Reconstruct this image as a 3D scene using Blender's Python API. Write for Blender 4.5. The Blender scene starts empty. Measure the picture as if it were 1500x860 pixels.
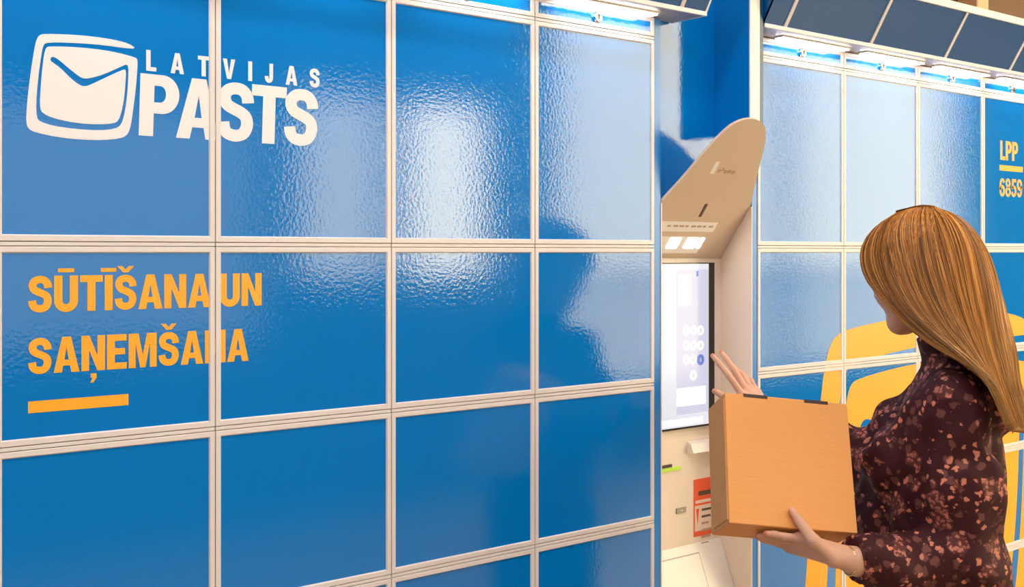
import bpy, bmesh, math, random
import numpy as np
from mathutils import Vector, Matrix
from mathutils.geometry import tessellate_polygon

random.seed(7); RNG = np.random.default_rng(11)
SC = bpy.context.scene
COL = SC.collection

# ------------------------------------------------------------------ camera, world, exposure
F = 1700.0; YV = 369.3; PHI = math.atan2(F, 2858.8 - 750.0); DC = 1.987; H = 1.60
cam_d = bpy.data.cameras.new('camera'); cam = bpy.data.objects.new('camera', cam_d); COL.objects.link(cam)
cam.location = (0, -DC, H); cam.rotation_euler = (math.pi / 2, 0, -PHI)
cam_d.sensor_width = 36.0; cam_d.lens = F * 36.0 / 1500.0
cam_d.shift_y = -(430.0 - YV) / 1500.0
cam_d.clip_start = 0.05
SC.camera = cam
SC.view_settings.view_transform = 'Standard'; SC.view_settings.look = 'None'
SC.view_settings.exposure = 0.02; SC.view_settings.gamma = 1.0
SC.view_settings.use_curve_mapping = False
try:
    SC.cycles.use_denoising = True
except Exception:
    pass
world = bpy.data.worlds.new('world'); SC.world = world; world.use_nodes = True
world.node_tree.nodes['Background'].inputs[0].default_value = (0.75, 0.87, 1.0, 1)
world.node_tree.nodes['Background'].inputs[1].default_value = 1.0
WIN_E = 13.0      # warm glow of the unseen shop windows, set for the door reflections
LAMP_E = 21.0     # added ceiling lamps out of view, set for overall brightness

# ------------------------------------------------------------------ geometry helpers
CR = np.array([math.cos(PHI), -math.sin(PHI), 0.0]); CF = np.array([math.sin(PHI), math.cos(PHI), 0.0])
CP = np.array([0, -DC, H])
def U(px, py, Z):
    return CP + CR * ((px - 750) / F * Z) + CF * Z + np.array([0, 0, (YV - py) / F * Z])
def Wy(px, py, y=0.0):
    d = CR * ((px - 750) / F) + CF + np.array([0, 0, (YV - py) / F])
    return CP + d * ((y + DC) / d[1])

def lin(*c):
    return tuple(((v / 255.0) / 12.92 if v / 255.0 <= 0.04045 else ((v / 255.0 + 0.055) / 1.055) ** 2.4) for v in c)

def link(name, me, parent=None, mat=None, loc=None):
    o = bpy.data.objects.new(name, me); COL.objects.link(o)
    if parent is not None: o.parent = parent
    if loc is not None: o.location = loc
    if mat is not None and me is not None and len(me.materials) == 0:
        for m in (mat if isinstance(mat, (list, tuple)) else [mat]): me.materials.append(m)
    return o
def tag(o, label, cat, group=None):
    o['label'] = label; o['category'] = cat
    if group: o['group'] = group
    return o
def empty(name, loc, label=None, cat=None, group=None):
    o = bpy.data.objects.new(name, None); COL.objects.link(o); o.location = loc
    o.empty_display_size = 0.1
    if label: tag(o, label, cat, group)
    return o
def mesh_py(name, v, f):
    me = bpy.data.meshes.new(name); me.from_pydata([tuple(map(float, a)) for a in v], [], [tuple(map(int, a)) for a in f]); me.update(); return me
def boxes(name, lst, bevel=0.0, seg=1):
    bm = bmesh.new()
    for (x0, x1, y0, y1, z0, z1) in lst:
        vs = [bm.verts.new((x, y, z)) for x in (x0, x1) for y in (y0, y1) for z in (z0, z1)]
        for q in ((0, 1, 3, 2), (4, 6, 7, 5), (0, 4, 5, 1), (2, 3, 7, 6), (0, 2, 6, 4), (1, 5, 7, 3)):
            bm.faces.new([vs[i] for i in q])
    if bevel: bmesh.ops.bevel(bm, geom=bm.edges[:], offset=bevel, segments=seg, affect='EDGES', profile=0.5)
    bmesh.ops.recalc_face_normals(bm, faces=bm.faces)
    me = bpy.data.meshes.new(name); bm.to_mesh(me); bm.free(); return me
def hexa(name, c):   # 8 corners: 4 of one end then the 4 matching ones of the other
    me = mesh_py(name, c, [(0, 1, 2, 3), (7, 6, 5, 4), (0, 4, 5, 1), (1, 5, 6, 2), (2, 6, 7, 3), (3, 7, 4, 0)])
    bm = bmesh.new(); bm.from_mesh(me); bmesh.ops.recalc_face_normals(bm, faces=bm.faces); bm.to_mesh(me); bm.free(); return me
def prism_x(name, prof, x0, x1):   # profile of (y,z) points swept along x
    n = len(prof)
    v = [(x0, y, z) for y, z in prof] + [(x1, y, z) for y, z in prof]
    f = [tuple(range(n)), tuple(range(2 * n - 1, n - 1, -1))] + [(i, i + n, (i + 1) % n + n, (i + 1) % n) for i in range(n)]
    me = mesh_py(name, v, f)
    bm = bmesh.new(); bm.from_mesh(me); bmesh.ops.recalc_face_normals(bm, faces=bm.faces); bm.to_mesh(me); bm.free(); return me
def flat_poly(name, pts, y, th=0.0004):   # (x,z) polygon lying on a wall, a film of thickness th
    n = len(pts)
    tris = tessellate_polygon([[Vector((p[0], p[1], 0)) for p in pts]])
    v = [(p[0], y, p[1]) for p in pts] + [(p[0], y - th, p[1]) for p in pts]
    f = [tuple(t) for t in tris] + [tuple(i + n for i in t) for t in tris] + [(i, (i + 1) % n, (i + 1) % n + n, i + n) for i in range(n)]
    me = mesh_py(name, v, f)
    bm = bmesh.new(); bm.from_mesh(me); bmesh.ops.recalc_face_normals(bm, faces=bm.faces); bm.to_mesh(me); bm.free(); return me
def smooth(me):
    me.polygons.foreach_set('use_smooth', [True] * len(me.polygons)); return me
def cyl_y(name, r, y0, y1, n=28, bev=0.0):
    prof = [(0, y0), (r, y0), (r, y1 + bev), (r - bev, y1), (0, y1)] if bev else [(0, y0), (r, y0), (r, y1), (0, y1)]
    v = []; f = []
    for k in range(n):
        a = 2 * math.pi * k / n
        for (rr, y) in prof: v.append((rr * math.cos(a), y, rr * math.sin(a)))
    m = len(prof)
    for k in range(n):
        for i in range(m - 1):
            f.append((k * m + i, k * m + i + 1, ((k + 1) % n) * m + i + 1, ((k + 1) % n) * m + i))
    me = mesh_py(name, v, f)
    bm = bmesh.new(); bm.from_mesh(me); bmesh.ops.remove_doubles(bm, verts=bm.verts, dist=1e-6)
    bmesh.ops.recalc_face_normals(bm, faces=bm.faces); bm.to_mesh(me); bm.free(); return me

# ------------------------------------------------------------------ materials
def mat(name, col, rough=0.5, metal=0.0, spec=0.5, bump=None, emit=None, estr=0.0, coat=0.0, vary=None):
    m = bpy.data.materials.new(name); m.use_nodes = True
    nt = m.node_tree; b = nt.nodes['Principled BSDF']
    b.inputs['Base Color'].default_value = (*col, 1); b.inputs['Roughness'].default_value = rough
    b.inputs['Metallic'].default_value = metal; b.inputs['Specular IOR Level'].default_value = spec
    if coat:
        b.inputs['Coat Weight'].default_value = coat; b.inputs['Coat Roughness'].default_value = 0.08
    if emit is not None:
        b.inputs['Emission Color'].default_value = (*emit, 1); b.inputs['Emission Strength'].default_value = estr
    tc = None
    if bump or vary:
        tc = nt.nodes.new('ShaderNodeTexCoord')
    if bump:
        sc, dist, detail = bump
        nz = nt.nodes.new('ShaderNodeTexNoise'); nz.inputs['Scale'].default_value = sc; nz.inputs['Detail'].default_value = detail
        bp = nt.nodes.new('ShaderNodeBump'); bp.inputs['Distance'].default_value = dist; bp.inputs['Strength'].default_value = 1.0
        nt.links.new(tc.outputs['Object'], nz.inputs['Vector']); nt.links.new(nz.outputs['Fac'], bp.inputs['Height'])
        nt.links.new(bp.outputs['Normal'], b.inputs['Normal'])
        if coat: nt.links.new(bp.outputs['Normal'], b.inputs['Coat Normal'])
    if vary:
        sc, c2 = vary
        nz = nt.nodes.new('ShaderNodeTexNoise'); nz.inputs['Scale'].default_value = sc; nz.inputs['Detail'].default_value = 4
        mx = nt.nodes.new('ShaderNodeMix'); mx.data_type = 'RGBA'
        mx.inputs['A'].default_value = (*col, 1); mx.inputs['B'].default_value = (*c2, 1)
        nt.links.new(tc.outputs['Object'], nz.inputs['Vector']); nt.links.new(nz.outputs['Fac'], mx.inputs['Factor'])
        nt.links.new(mx.outputs['Result'], b.inputs['Base Color'])
    return m
M = {}
M['blue'] = mat('blue_laminate', (0.0, 0.183, 0.63), 0.06, bump=(140.0, 0.00023, 2.0), spec=0.6)
M['blue_plain'] = mat('blue_paint', (0.0, 0.20, 0.66), 0.22, bump=(120.0, 0.0002, 1.0))
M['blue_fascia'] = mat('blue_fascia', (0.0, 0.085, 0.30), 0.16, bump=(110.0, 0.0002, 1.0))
M['blue_dark'] = mat('blue_edge', (0.01, 0.06, 0.17), 0.3)
M['cream'] = mat('cream_powder_coat', (0.71, 0.675, 0.71), 0.34, bump=(900.0, 0.00005, 1.0))
M['cream_body'] = mat('cream_sheet_steel', (0.62, 0.46, 0.33), 0.45)
M['kiosk'] = mat('kiosk_shell', (0.82, 0.71, 0.63), 0.42, bump=(700.0, 0.00006, 1.0))
M['white'] = mat('white_edge', (0.80, 0.80, 0.78), 0.35)
M['tray'] = mat('kiosk_tray', (0.84, 0.80, 0.78), 0.35)
M['soffit'] = mat('soffit_metal', (0.50, 0.41, 0.37), 0.35, metal=0.3)
M['chrome'] = mat('chrome', (0.80, 0.80, 0.80), 0.12, metal=1.0)
M['black'] = mat('black_gloss', (0.012, 0.011, 0.012), 0.18)
M['dark'] = mat('dark_gap', (0.05, 0.03, 0.02), 0.6)
M['vinyl_white'] = mat('white_vinyl', (0.78, 0.78, 0.86), 0.38, bump=(190.0, 0.00015, 1.0))
M['vinyl_orange'] = mat('orange_vinyl', lin(253, 172, 45), 0.34, bump=(190.0, 0.00015, 1.0))
M['led'] = mat('led_strip', (0.9, 0.9, 0.9), 0.4, emit=(1.0, 0.93, 0.84), estr=14.0)
M['hood_led'] = mat('hood_led', (0.9, 0.9, 0.9), 0.4, emit=(1.0, 0.95, 0.88), estr=12.0)
M['lamp'] = mat('lamp_diffuser', (0.9, 0.9, 0.9), 0.5, emit=(1.0, 0.93, 0.84), estr=LAMP_E)
M['shop_glow'] = mat('lit_shop_pane', (0.8, 0.8, 0.8), 0.2, emit=(1.0, 0.86, 0.54), estr=WIN_E)  # glowing pane of a warmly lit shop, strength set for the door reflections
M['shop_glow_soft'] = mat('dim_lit_shop_pane', (0.8, 0.8, 0.8), 0.2, emit=(1.0, 0.86, 0.54), estr=WIN_E * 0.07)  # same glow, dimmed for the faint reflection in the left doors
M['shop_glow_mid'] = mat('half_lit_shop_pane', (0.8, 0.8, 0.8), 0.2, emit=(1.0, 0.86, 0.54), estr=WIN_E * 0.45)  # same glow, dimmed to grade the reflection from door to door
M['shop_glow_tall'] = mat('tall_lit_shop_pane', (0.8, 0.8, 0.8), 0.2, emit=(1.0, 0.86, 0.54), estr=WIN_E * 0.62)  # same glow, graded for the reflections right of the kiosk
M['shop_glow_low'] = mat('lower_lit_shop_pane', (0.8, 0.8, 0.8), 0.2, emit=(1.0, 0.86, 0.54), estr=WIN_E * 0.34)  # same glow, weaker, added for the haze low in the doors
M['screen'] = mat('touch_screen', (0.05, 0.05, 0.06), 0.12, emit=(0.88, 0.90, 0.98), estr=0.85)
M['ui_white'] = mat('screen_white', (0.1, 0.1, 0.1), 0.12, emit=(0.95, 0.96, 1.0), estr=0.95)
M['ui_key'] = mat('screen_key', (0.1, 0.1, 0.1), 0.12, emit=(0.95, 0.95, 0.97), estr=0.95)
M['ui_lilac'] = mat('screen_lilac', (0.1, 0.1, 0.1), 0.12, emit=(0.70, 0.70, 0.92), estr=0.80)
M['ui_grey'] = mat('screen_grey', (0.1, 0.1, 0.1), 0.12, emit=(0.66, 0.68, 0.80), estr=0.75)
M['ui_blue'] = mat('screen_blue', (0.05, 0.05, 0.1), 0.12, emit=(0.10, 0.22, 0.66), estr=0.85)
M['sticker'] = mat('orange_sticker', lin(238, 92, 50), 0.5)
M['paper'] = mat('sticker_paper', (0.82, 0.66, 0.56), 0.5)
M['ink'] = mat('printed_ink', (0.10, 0.06, 0.05), 0.5)
M['ink_soft'] = mat('faint_print', (0.46, 0.33, 0.24), 0.5)
M['green'] = mat('green_light_guide', (0.35, 0.55, 0.02), 0.4, emit=(0.45, 0.75, 0.02), estr=0.35)
M['steel'] = mat('brushed_steel', (0.36, 0.34, 0.31), 0.35, metal=0.7)
M['ceiling'] = mat('brown_ceiling', (0.155, 0.082, 0.040), 0.6, vary=(3.0, (0.135, 0.07, 0.034)))
M['ceil_white'] = mat('room_ceiling_paint', (0.74, 0.66, 0.56), 0.8)
M['room_light'] = mat('light_wall_paint', (0.72, 0.62, 0.52), 0.8)
M['post'] = mat('beige_post', (0.72, 0.45, 0.27), 0.6)
M['room'] = mat('room_wall_paint', (0.13, 0.115, 0.10), 0.7, bump=(60.0, 0.0006, 3.0))
M['frame'] = mat('window_frame', (0.25, 0.25, 0.26), 0.4)
M['gold'] = mat('gold_metal', (0.75, 0.52, 0.22), 0.25, metal=1.0)

def floor_mat():
    m = mat('stone_floor', (0.46, 0.35, 0.26), 0.25); nt = m.node_tree; b = nt.nodes['Principled BSDF']
    tc = nt.nodes.new('ShaderNodeTexCoord'); br = nt.nodes.new('ShaderNodeTexBrick')
    br.offset = 0.0; br.inputs['Scale'].default_value = 1.0; br.inputs['Brick Width'].default_value = 0.6; br.inputs['Row Height'].default_value = 0.6
    br.inputs['Mortar Size'].default_value = 0.004
    br.inputs['Color1'].default_value = (0.52, 0.38, 0.26, 1); br.inputs['Color2'].default_value = (0.48, 0.35, 0.24, 1); br.inputs['Mortar'].default_value = (0.2, 0.15, 0.11, 1)
    nt.links.new(tc.outputs['Object'], br.inputs['Vector']); nt.links.new(br.outputs['Color'], b.inputs['Base Color']); return m
M['floor'] = floor_mat()

def cardboard_mat():
    m = mat('cardboard', lin(232, 150, 75), 0.75); nt = m.node_tree; b = nt.nodes['Principled BSDF']
    tc = nt.nodes.new('ShaderNodeTexCoord'); mp = nt.nodes.new('ShaderNodeMapping'); mp.inputs['Scale'].default_value = (3, 3, 90)
    wv = nt.nodes.new('ShaderNodeTexNoise'); wv.inputs['Scale'].default_value = 4.0; wv.inputs['Detail'].default_value = 3
    mx = nt.nodes.new('ShaderNodeMix'); mx.data_type = 'RGBA'
    mx.inputs['A'].default_value = (*lin(224, 156, 90), 1); mx.inputs['B'].default_value = (*lin(236, 169, 102), 1)
    bp = nt.nodes.new('ShaderNodeBump'); bp.inputs['Distance'].default_value = 0.0006; bp.inputs['Strength'].default_value = 0.6
    nt.links.new(tc.outputs['Object'], mp.inputs['Vector']); nt.links.new(mp.outputs['Vector'], wv.inputs['Vector'])
    nt.links.new(wv.outputs['Fac'], mx.inputs['Factor']); nt.links.new(mx.outputs['Result'], b.inputs['Base Color'])
    nt.links.new(wv.outputs['Fac'], bp.inputs['Height']); nt.links.new(bp.outputs['Normal'], b.inputs['Normal'])
    return m
M['card'] = cardboard_mat()

def floral_mat():
    m = bpy.data.materials.new('floral_blouse_fabric'); m.use_nodes = True
    nt = m.node_tree; N = nt.nodes; L = nt.links; b = N['Principled BSDF']
    b.inputs['Roughness'].default_value = 0.72; b.inputs['Specular IOR Level'].default_value = 0.25
    b.inputs['Sheen Weight'].default_value = 0.0
    tc = N.new('ShaderNodeTexCoord')
    nz = N.new('ShaderNodeTexNoise'); nz.inputs['Scale'].default_value = 75; nz.inputs['Detail'].default_value = 3
    L.new(tc.outputs['Object'], nz.inputs['Vector'])
    sub = N.new('ShaderNodeVectorMath'); sub.operation = 'SUBTRACT'; sub.inputs[1].default_value = (0.5, 0.5, 0.5)
    scl = N.new('ShaderNodeVectorMath'); scl.operation = 'SCALE'; scl.inputs['Scale'].default_value = 0.022
    add = N.new('ShaderNodeVectorMath'); add.operation = 'ADD'
    L.new(nz.outputs['Color'], sub.inputs[0]); L.new(sub.outputs[0], scl.inputs[0]); L.new(tc.outputs['Object'], add.inputs[0]); L.new(scl.outputs[0], add.inputs[1])
    def vor(scale, off):
        mp = N.new('ShaderNodeMapping'); mp.inputs['Location'].default_value = off
        v = N.new('ShaderNodeTexVoronoi'); v.inputs['Scale'].default_value = scale; v.inputs['Randomness'].default_value = 1.0
        L.new(add.outputs[0], mp.inputs['Vector']); L.new(mp.outputs['Vector'], v.inputs['Vector']); return v
    def mth(op, a, bb, clamp=False):
        q = N.new('ShaderNodeMath'); q.operation = op; q.use_clamp = clamp
        for i, x in enumerate((a, bb)):
            if isinstance(x, (int, float)): q.inputs[i].default_value = x
            elif x is not None: L.new(x, q.inputs[i])
        return q.outputs[0]
    def mixc(fac, a, bb):
        q = N.new('ShaderNodeMix'); q.data_type = 'RGBA'; L.new(fac, q.inputs['Factor'])
        for nm, x in (('A', a), ('B', bb)):
            if isinstance(x, tuple): q.inputs[nm].default_value = (*x, 1)
            else: L.new(x, q.inputs[nm])
        return q.outputs['Result']
    def band(x, lo, hi):   # 1 below lo, 0 above hi
        r = N.new('ShaderNodeMapRange'); r.interpolation_type = 'SMOOTHSTEP'
        r.inputs['From Min'].default_value = lo; r.inputs['From Max'].default_value = hi
        r.inputs['To Min'].default_value = 1.0; r.inputs['To Max'].default_value = 0.0
        L.new(x, r.inputs['Value']); return r.outputs['Result']
    def rnd(v):
        s = N.new('ShaderNodeSeparateColor'); L.new(v.outputs['Color'], s.inputs[0]); return s
    base = (0.042, 0.0065, 0.011)
    # leaf and stem ghosts
    v0 = vor(42, (3.1, 0.2, 1.7)); s0 = rnd(v0)
    m0 = mth('MULTIPLY', band(v0.outputs['Distance'], 0.28, 0.44), mth('GREATER_THAN', s0.outputs[0], 0.35))
    c = mixc(mth('MULTIPLY', m0, 0.75), base, (0.17, 0.062, 0.055))
    # large blooms
    v1 = vor(19, (0.4, 1.3, 0.0)); s1 = rnd(v1)
    pet = N.new('ShaderNodeTexVoronoi'); pet.inputs['Scale'].default_value = 95; L.new(add.outputs[0], pet.inputs['Vector'])
    petm = band(pet.outputs['Distance'], 0.25, 0.60)
    m1 = mth('MULTIPLY', band(v1.outputs['Distance'], 0.34, 0.46), mth('GREATER_THAN', s1.outputs[0], 0.26))
    cr = mixc(s1.outputs[1], (0.34, 0.12, 0.105), (0.56, 0.21, 0.16))
    cr2 = mixc(petm, (0.10, 0.026, 0.026), cr)
    c = mixc(m1, c, cr2)
    # small bright buds
    v2 = vor(60, (7.7, 2.2, 5.0)); s2 = rnd(v2)
    m2 = mth('MULTIPLY', band(v2.outputs['Distance'], 0.26, 0.40), mth('GREATER_THAN', s2.outputs[0], 0.60))
    cb = mixc(s2.outputs[1], (0.42, 0.17, 0.13), (0.64, 0.21, 0.13))
    c = mixc(m2, c, cb)
    L.new(c, b.inputs['Base Color'])
    wv = N.new('ShaderNodeTexNoise'); wv.inputs['Scale'].default_value = 900
    bp = N.new('ShaderNodeBump'); bp.inputs['Distance'].default_value = 0.0002
    L.new(tc.outputs['Object'], wv.inputs['Vector']); L.new(wv.outputs['Fac'], bp.inputs['Height']); L.new(bp.outputs['Normal'], b.inputs['Normal'])
    return m
M['floral'] = floral_mat()
def attr_mat(name, rough, attr='Col', spec=0.4, sss=0.0):
    m = bpy.data.materials.new(name); m.use_nodes = True; nt = m.node_tree; b = nt.nodes['Principled BSDF']
    a = nt.nodes.new('ShaderNodeAttribute'); a.attribute_name = attr
    nt.links.new(a.outputs['Color'], b.inputs['Base Color']); b.inputs['Roughness'].default_value = rough; b.inputs['Specular IOR Level'].default_value = spec
    if sss:
        b.inputs['Subsurface Weight'].default_value = sss; b.inputs['Subsurface Radius'].default_value = (0.012, 0.005, 0.003); b.inputs['Subsurface Scale'].default_value = 0.6
    return m
M['skin'] = attr_mat('skin', 0.48, sss=0.12)
M['hair'] = attr_mat('hair', 0.40, spec=0.35)
M['trousers'] = mat('dark_trousers', (0.015, 0.013, 0.016), 0.7)
M['shoe'] = mat('black_leather', (0.02, 0.018, 0.018), 0.35)
M['eye_white'] = mat('eye_white', (0.75, 0.72, 0.70), 0.2)
M['iris'] = mat('iris', (0.06, 0.05, 0.04), 0.2)

# ------------------------------------------------------------------ the room
def struct(name, me, m, parent=None):
    o = link(name, me, parent, m)
    if parent is None: o['kind'] = 'structure'
    return o
X0, X1, Y0, Y1, ZC = -4.0, 11.6, -4.2, 0.62, 3.9
struct('floor', boxes('floor', [(X0, X1, Y0, Y1, -0.1, 0.0)]), M['floor'])
struct('ceiling', boxes('ceiling', [(X0, X1, Y0, Y1, ZC, ZC + 0.1)]), M['ceil_white'])
struct('wall_back', boxes('wall_back', [(X0, X1, Y1, Y1 + 0.1, -0.1, ZC + 0.1)]), M['ceiling'])
struct('wall_left', boxes('wall_left', [(X0 - 0.1, X0, Y0 - 0.1, Y1 + 0.1, -0.1, ZC + 0.1)]), M['room_light'])
struct('wall_right', boxes('wall_right', [(X1, X1 + 0.1, Y0 - 0.1, Y1 + 0.1, -0.1, ZC + 0.1)]), M['room'])
# shop front opposite the lockers, unseen, its lit windows placed for the door reflections (x0, x1, z0, z1, material)
WINS = [(0.4, 3.15, 1.05, 2.45, 'shop_glow_soft'), (3.30, 4.02, 1.40, 2.62, 'shop_glow_mid'), (4.08, 4.82, 1.40, 2.62, 'shop_glow'), (5.32, 7.9, 0.55, 3.75, 'shop_glow_tall'), (8.0, 10.6, 0.55, 3.75, 'shop_glow_tall')]
wb = []; xs = X0
for (a, b_, z0, z1, _m) in WINS:
    wb += [(xs, a, Y0 - 0.12, Y0, -0.1, ZC + 0.1), (a, b_, Y0 - 0.12, Y0, -0.1, z0), (a, b_, Y0 - 0.12, Y0, z1, ZC + 0.1)]; xs = b_
wb.append((xs, X1, Y0 - 0.12, Y0, -0.1, ZC + 0.1))
struct('wall_front', boxes('wall_front', wb), M['room'])
for i, (a, b_, z0, z1, mm) in enumerate(WINS):
    w = struct('window_%d' % (i + 1), boxes('window_frame', [(a, a + 0.05, Y0 - 0.10, Y0 - 0.01, z0, z1), (b_ - 0.05, b_, Y0 - 0.10, Y0 - 0.01, z0, z1), (a + 0.05, b_ - 0.05, Y0 - 0.10, Y0 - 0.01, z0, z0 + 0.05), (a + 0.05, b_ - 0.05, Y0 - 0.10, Y0 - 0.01, z1 - 0.05, z1)]), M['frame'])
    zs_ = z0 + 0.05
    if mm == 'shop_glow_tall':      # tall windows: a dimmer pane added under a transom for the lower reflections
        link('pane', boxes('pane', [(a + 0.05, b_ - 0.05, Y0 - 0.06, Y0 - 0.05, zs_, 1.40)]), w, M['shop_glow_low'])
        link('transom', boxes('transom', [(a + 0.05, b_ - 0.05, Y0 - 0.09, Y0 - 0.02, 1.40, 1.45)]), w, M['frame']); zs_ = 1.45
    link('pane', boxes('pane', [(a + 0.05, b_ - 0.05, Y0 - 0.06, Y0 - 0.05, zs_, z1 - 0.05)]), w, M[mm])
# beige post against the brown back wall, seen above the canopy
p = Wy(1427, 8, Y1 - 0.05)
struct('trim_1', boxes('trim_post', [(p[0] - 0.045, p[0] + 0.045, Y1 - 0.09, Y1, 0.0, ZC)], 0.004), M['post'])

# ceiling lamps, unseen: added to light the lockers and the kiosk
lm_h = boxes('lamp_housing', [(-0.6, 0.6, -0.16, -0.15, -0.05, 0), (-0.6, 0.6, 0.15, 0.16, -0.05, 0), (-0.61, -0.6, -0.16, 0.16, -0.05, 0), (0.6, 0.61, -0.16, 0.16, -0.05, 0), (-0.6, 0.6, -0.15, 0.15, -0.012, 0)])
lm_d = boxes('lamp_diffuser', [(-0.598, 0.598, -0.148, 0.148, -0.045, -0.035)])
lnames = {(0, 0): 'leftmost', (1, 0): 'second from left', (2, 0): 'second from right', (3, 0): 'rightmost'}
for j, ly in enumerate((-1.25, -2.9)):
    for i, lx in enumerate((-1.5, 0.1, 1.8, 5.2)):
        o = empty('added_ceiling_lamp', (lx, ly, ZC), 'added unseen long warm ceiling lamp, %s of the row %s the lockers' % (lnames[(i, 0)], 'nearest' if j == 0 else 'far from'), 'lamp', 'added ceiling lamps')
        link('housing', lm_h, o, M['white']); link('diffuser', lm_d, o, M['lamp'])

# ------------------------------------------------------------------ the locker columns
P = 0.38; XM1 = 0.906
ZJ = [H + 0.521, H + 0.0137, H - 0.3219, H - 0.6571, H - 0.992, H - 1.327]
ZTOP = ZJ[0] + 0.050; PLINTH = 0.10
def trim_mesh(name, w, h, bw):
    v = []; f = []
    loops = [(0.0, 0.018), (0.0, -0.0022), (0.0008, -0.003), (bw - 0.0022, -0.003), (bw, 0.0002)]
    for (ins, y) in loops:
        v += [(-w / 2 + ins, y, ins), (w / 2 - ins, y, ins), (w / 2 - ins, y, h - ins), (-w / 2 + ins, y, h - ins)]
    for k in range(len(loops) - 1):
        for i in range(4): f.append((k * 4 + i, k * 4 + (i + 1) % 4, k * 4 + 4 + (i + 1) % 4, k * 4 + 4 + i))
    me = mesh_py(name, v, f); bm = bmesh.new(); bm.from_mesh(me); bmesh.ops.recalc_face_normals(bm, faces=bm.faces)
    # make the front faces look at the viewer
    if sum(fc.normal.y for fc in bm.faces if abs(fc.normal.y) > 0.9) > 0: bmesh.ops.reverse_faces(bm, faces=bm.faces)
    bm.to_mesh(me); bm.free(); return me
DW = P - 0.0018
_dc = {}
def door_meshes(h, bw=0.0098):
    k = round(h, 4)
    if k not in _dc:
        _dc[k] = (boxes('door_panel', [(-DW / 2 + 0.004, DW / 2 - 0.004, 0.0, 0.017, 0.004, h - 0.004)]), trim_mesh('door_trim', DW, h, 0.0112))
        _dc[k][0].materials.append(M['blue']); _dc[k][1].materials.append(M['cream'])
    return _dc[k]
body_me = boxes('column_body', [(-P / 2 + 0.0004, P / 2 - 0.0004, 0.019, 0.55, PLINTH, ZTOP), (-P / 2 + 0.0004, P / 2 - 0.0004, 0.04, 0.53, 0.0, PLINTH)]); body_me.materials.append(M['cream_body'])
bar_me = boxes('cross_bar', [(-P / 2 + 0.001, P / 2 - 0.001, -0.0022, 0.019, -0.0032, 0.0032)], 0.0006); bar_me.materials.append(M['cream'])
lock_me = cyl_y('lock', 0.0125, 0.0, -0.008, 28, 0.002)
lock_me.materials.append(M['chrome']); lock_me.materials.append(M['dark'])
bm = bmesh.new(); bm.from_mesh(lock_me)
r1 = bmesh.ops.create_cube(bm, size=1.0); bmesh.ops.scale(bm, vec=(0.0030, 0.002, 0.011), verts=r1['verts']); bmesh.ops.translate(bm, vec=(0, -0.0085, 0), verts=r1['verts'])
for fc in bm.faces:
    if all(v in r1['verts'] for v in fc.verts): fc.material_index = 1
bm.to_mesh(lock_me); bm.free()
def locker_column(xc, label):
    o = empty('locker_column', (xc, 0, 0), label, 'locker', 'parcel locker columns')
    link('body', body_me, o)
    zs = [ZTOP + 0.0005] + ZJ + [PLINTH - 0.004]
    for i in range(len(zs) - 1):
        up = zs[i] - (0.0044 if i else 0.0); dn = zs[i + 1] + 0.0044
        pm, tm = door_meshes(up - dn)
        d = link('door' if i else 'service_panel', pm, o, loc=(0, 0, dn))
        link('door_trim', tm, d)
        if i == 0:
            link('lock', lock_me, d, loc=(0, 0, (up - dn) / 2))
        else:
            link('cross_bar', bar_me, o, loc=(0, 0, zs[i]))
    return o
LBL = ['blue locker column beyond the left edge, next to the emblem column',
       'blue locker column bearing the white envelope emblem, leftmost in view',
       'blue locker column crossed by the last letters of the white logo and orange slogan',
       'plain blue locker column with a bright square window reflection, left of the kiosk by one',
       'plain blue locker column directly left of the white kiosk']
for k in range(5): locker_column(XM1 - P * 1.5 + P * k, LBL[k])
XR = XM1 + 3 * P + 0.390
LBR = ['pale reflecting blue locker column directly right of the kiosk, behind the cardboard box',
       'blue locker column behind the face of the blonde woman',
       'blue locker column directly behind the hair of the blonde woman',
       'blue locker column with the orange LPP 6859 lettering at the right edge',
       'blue locker column beyond the right edge, after the lettered column']
for k in range(5): locker_column(XR + P * (k + 0.5), LBR[k])

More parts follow.
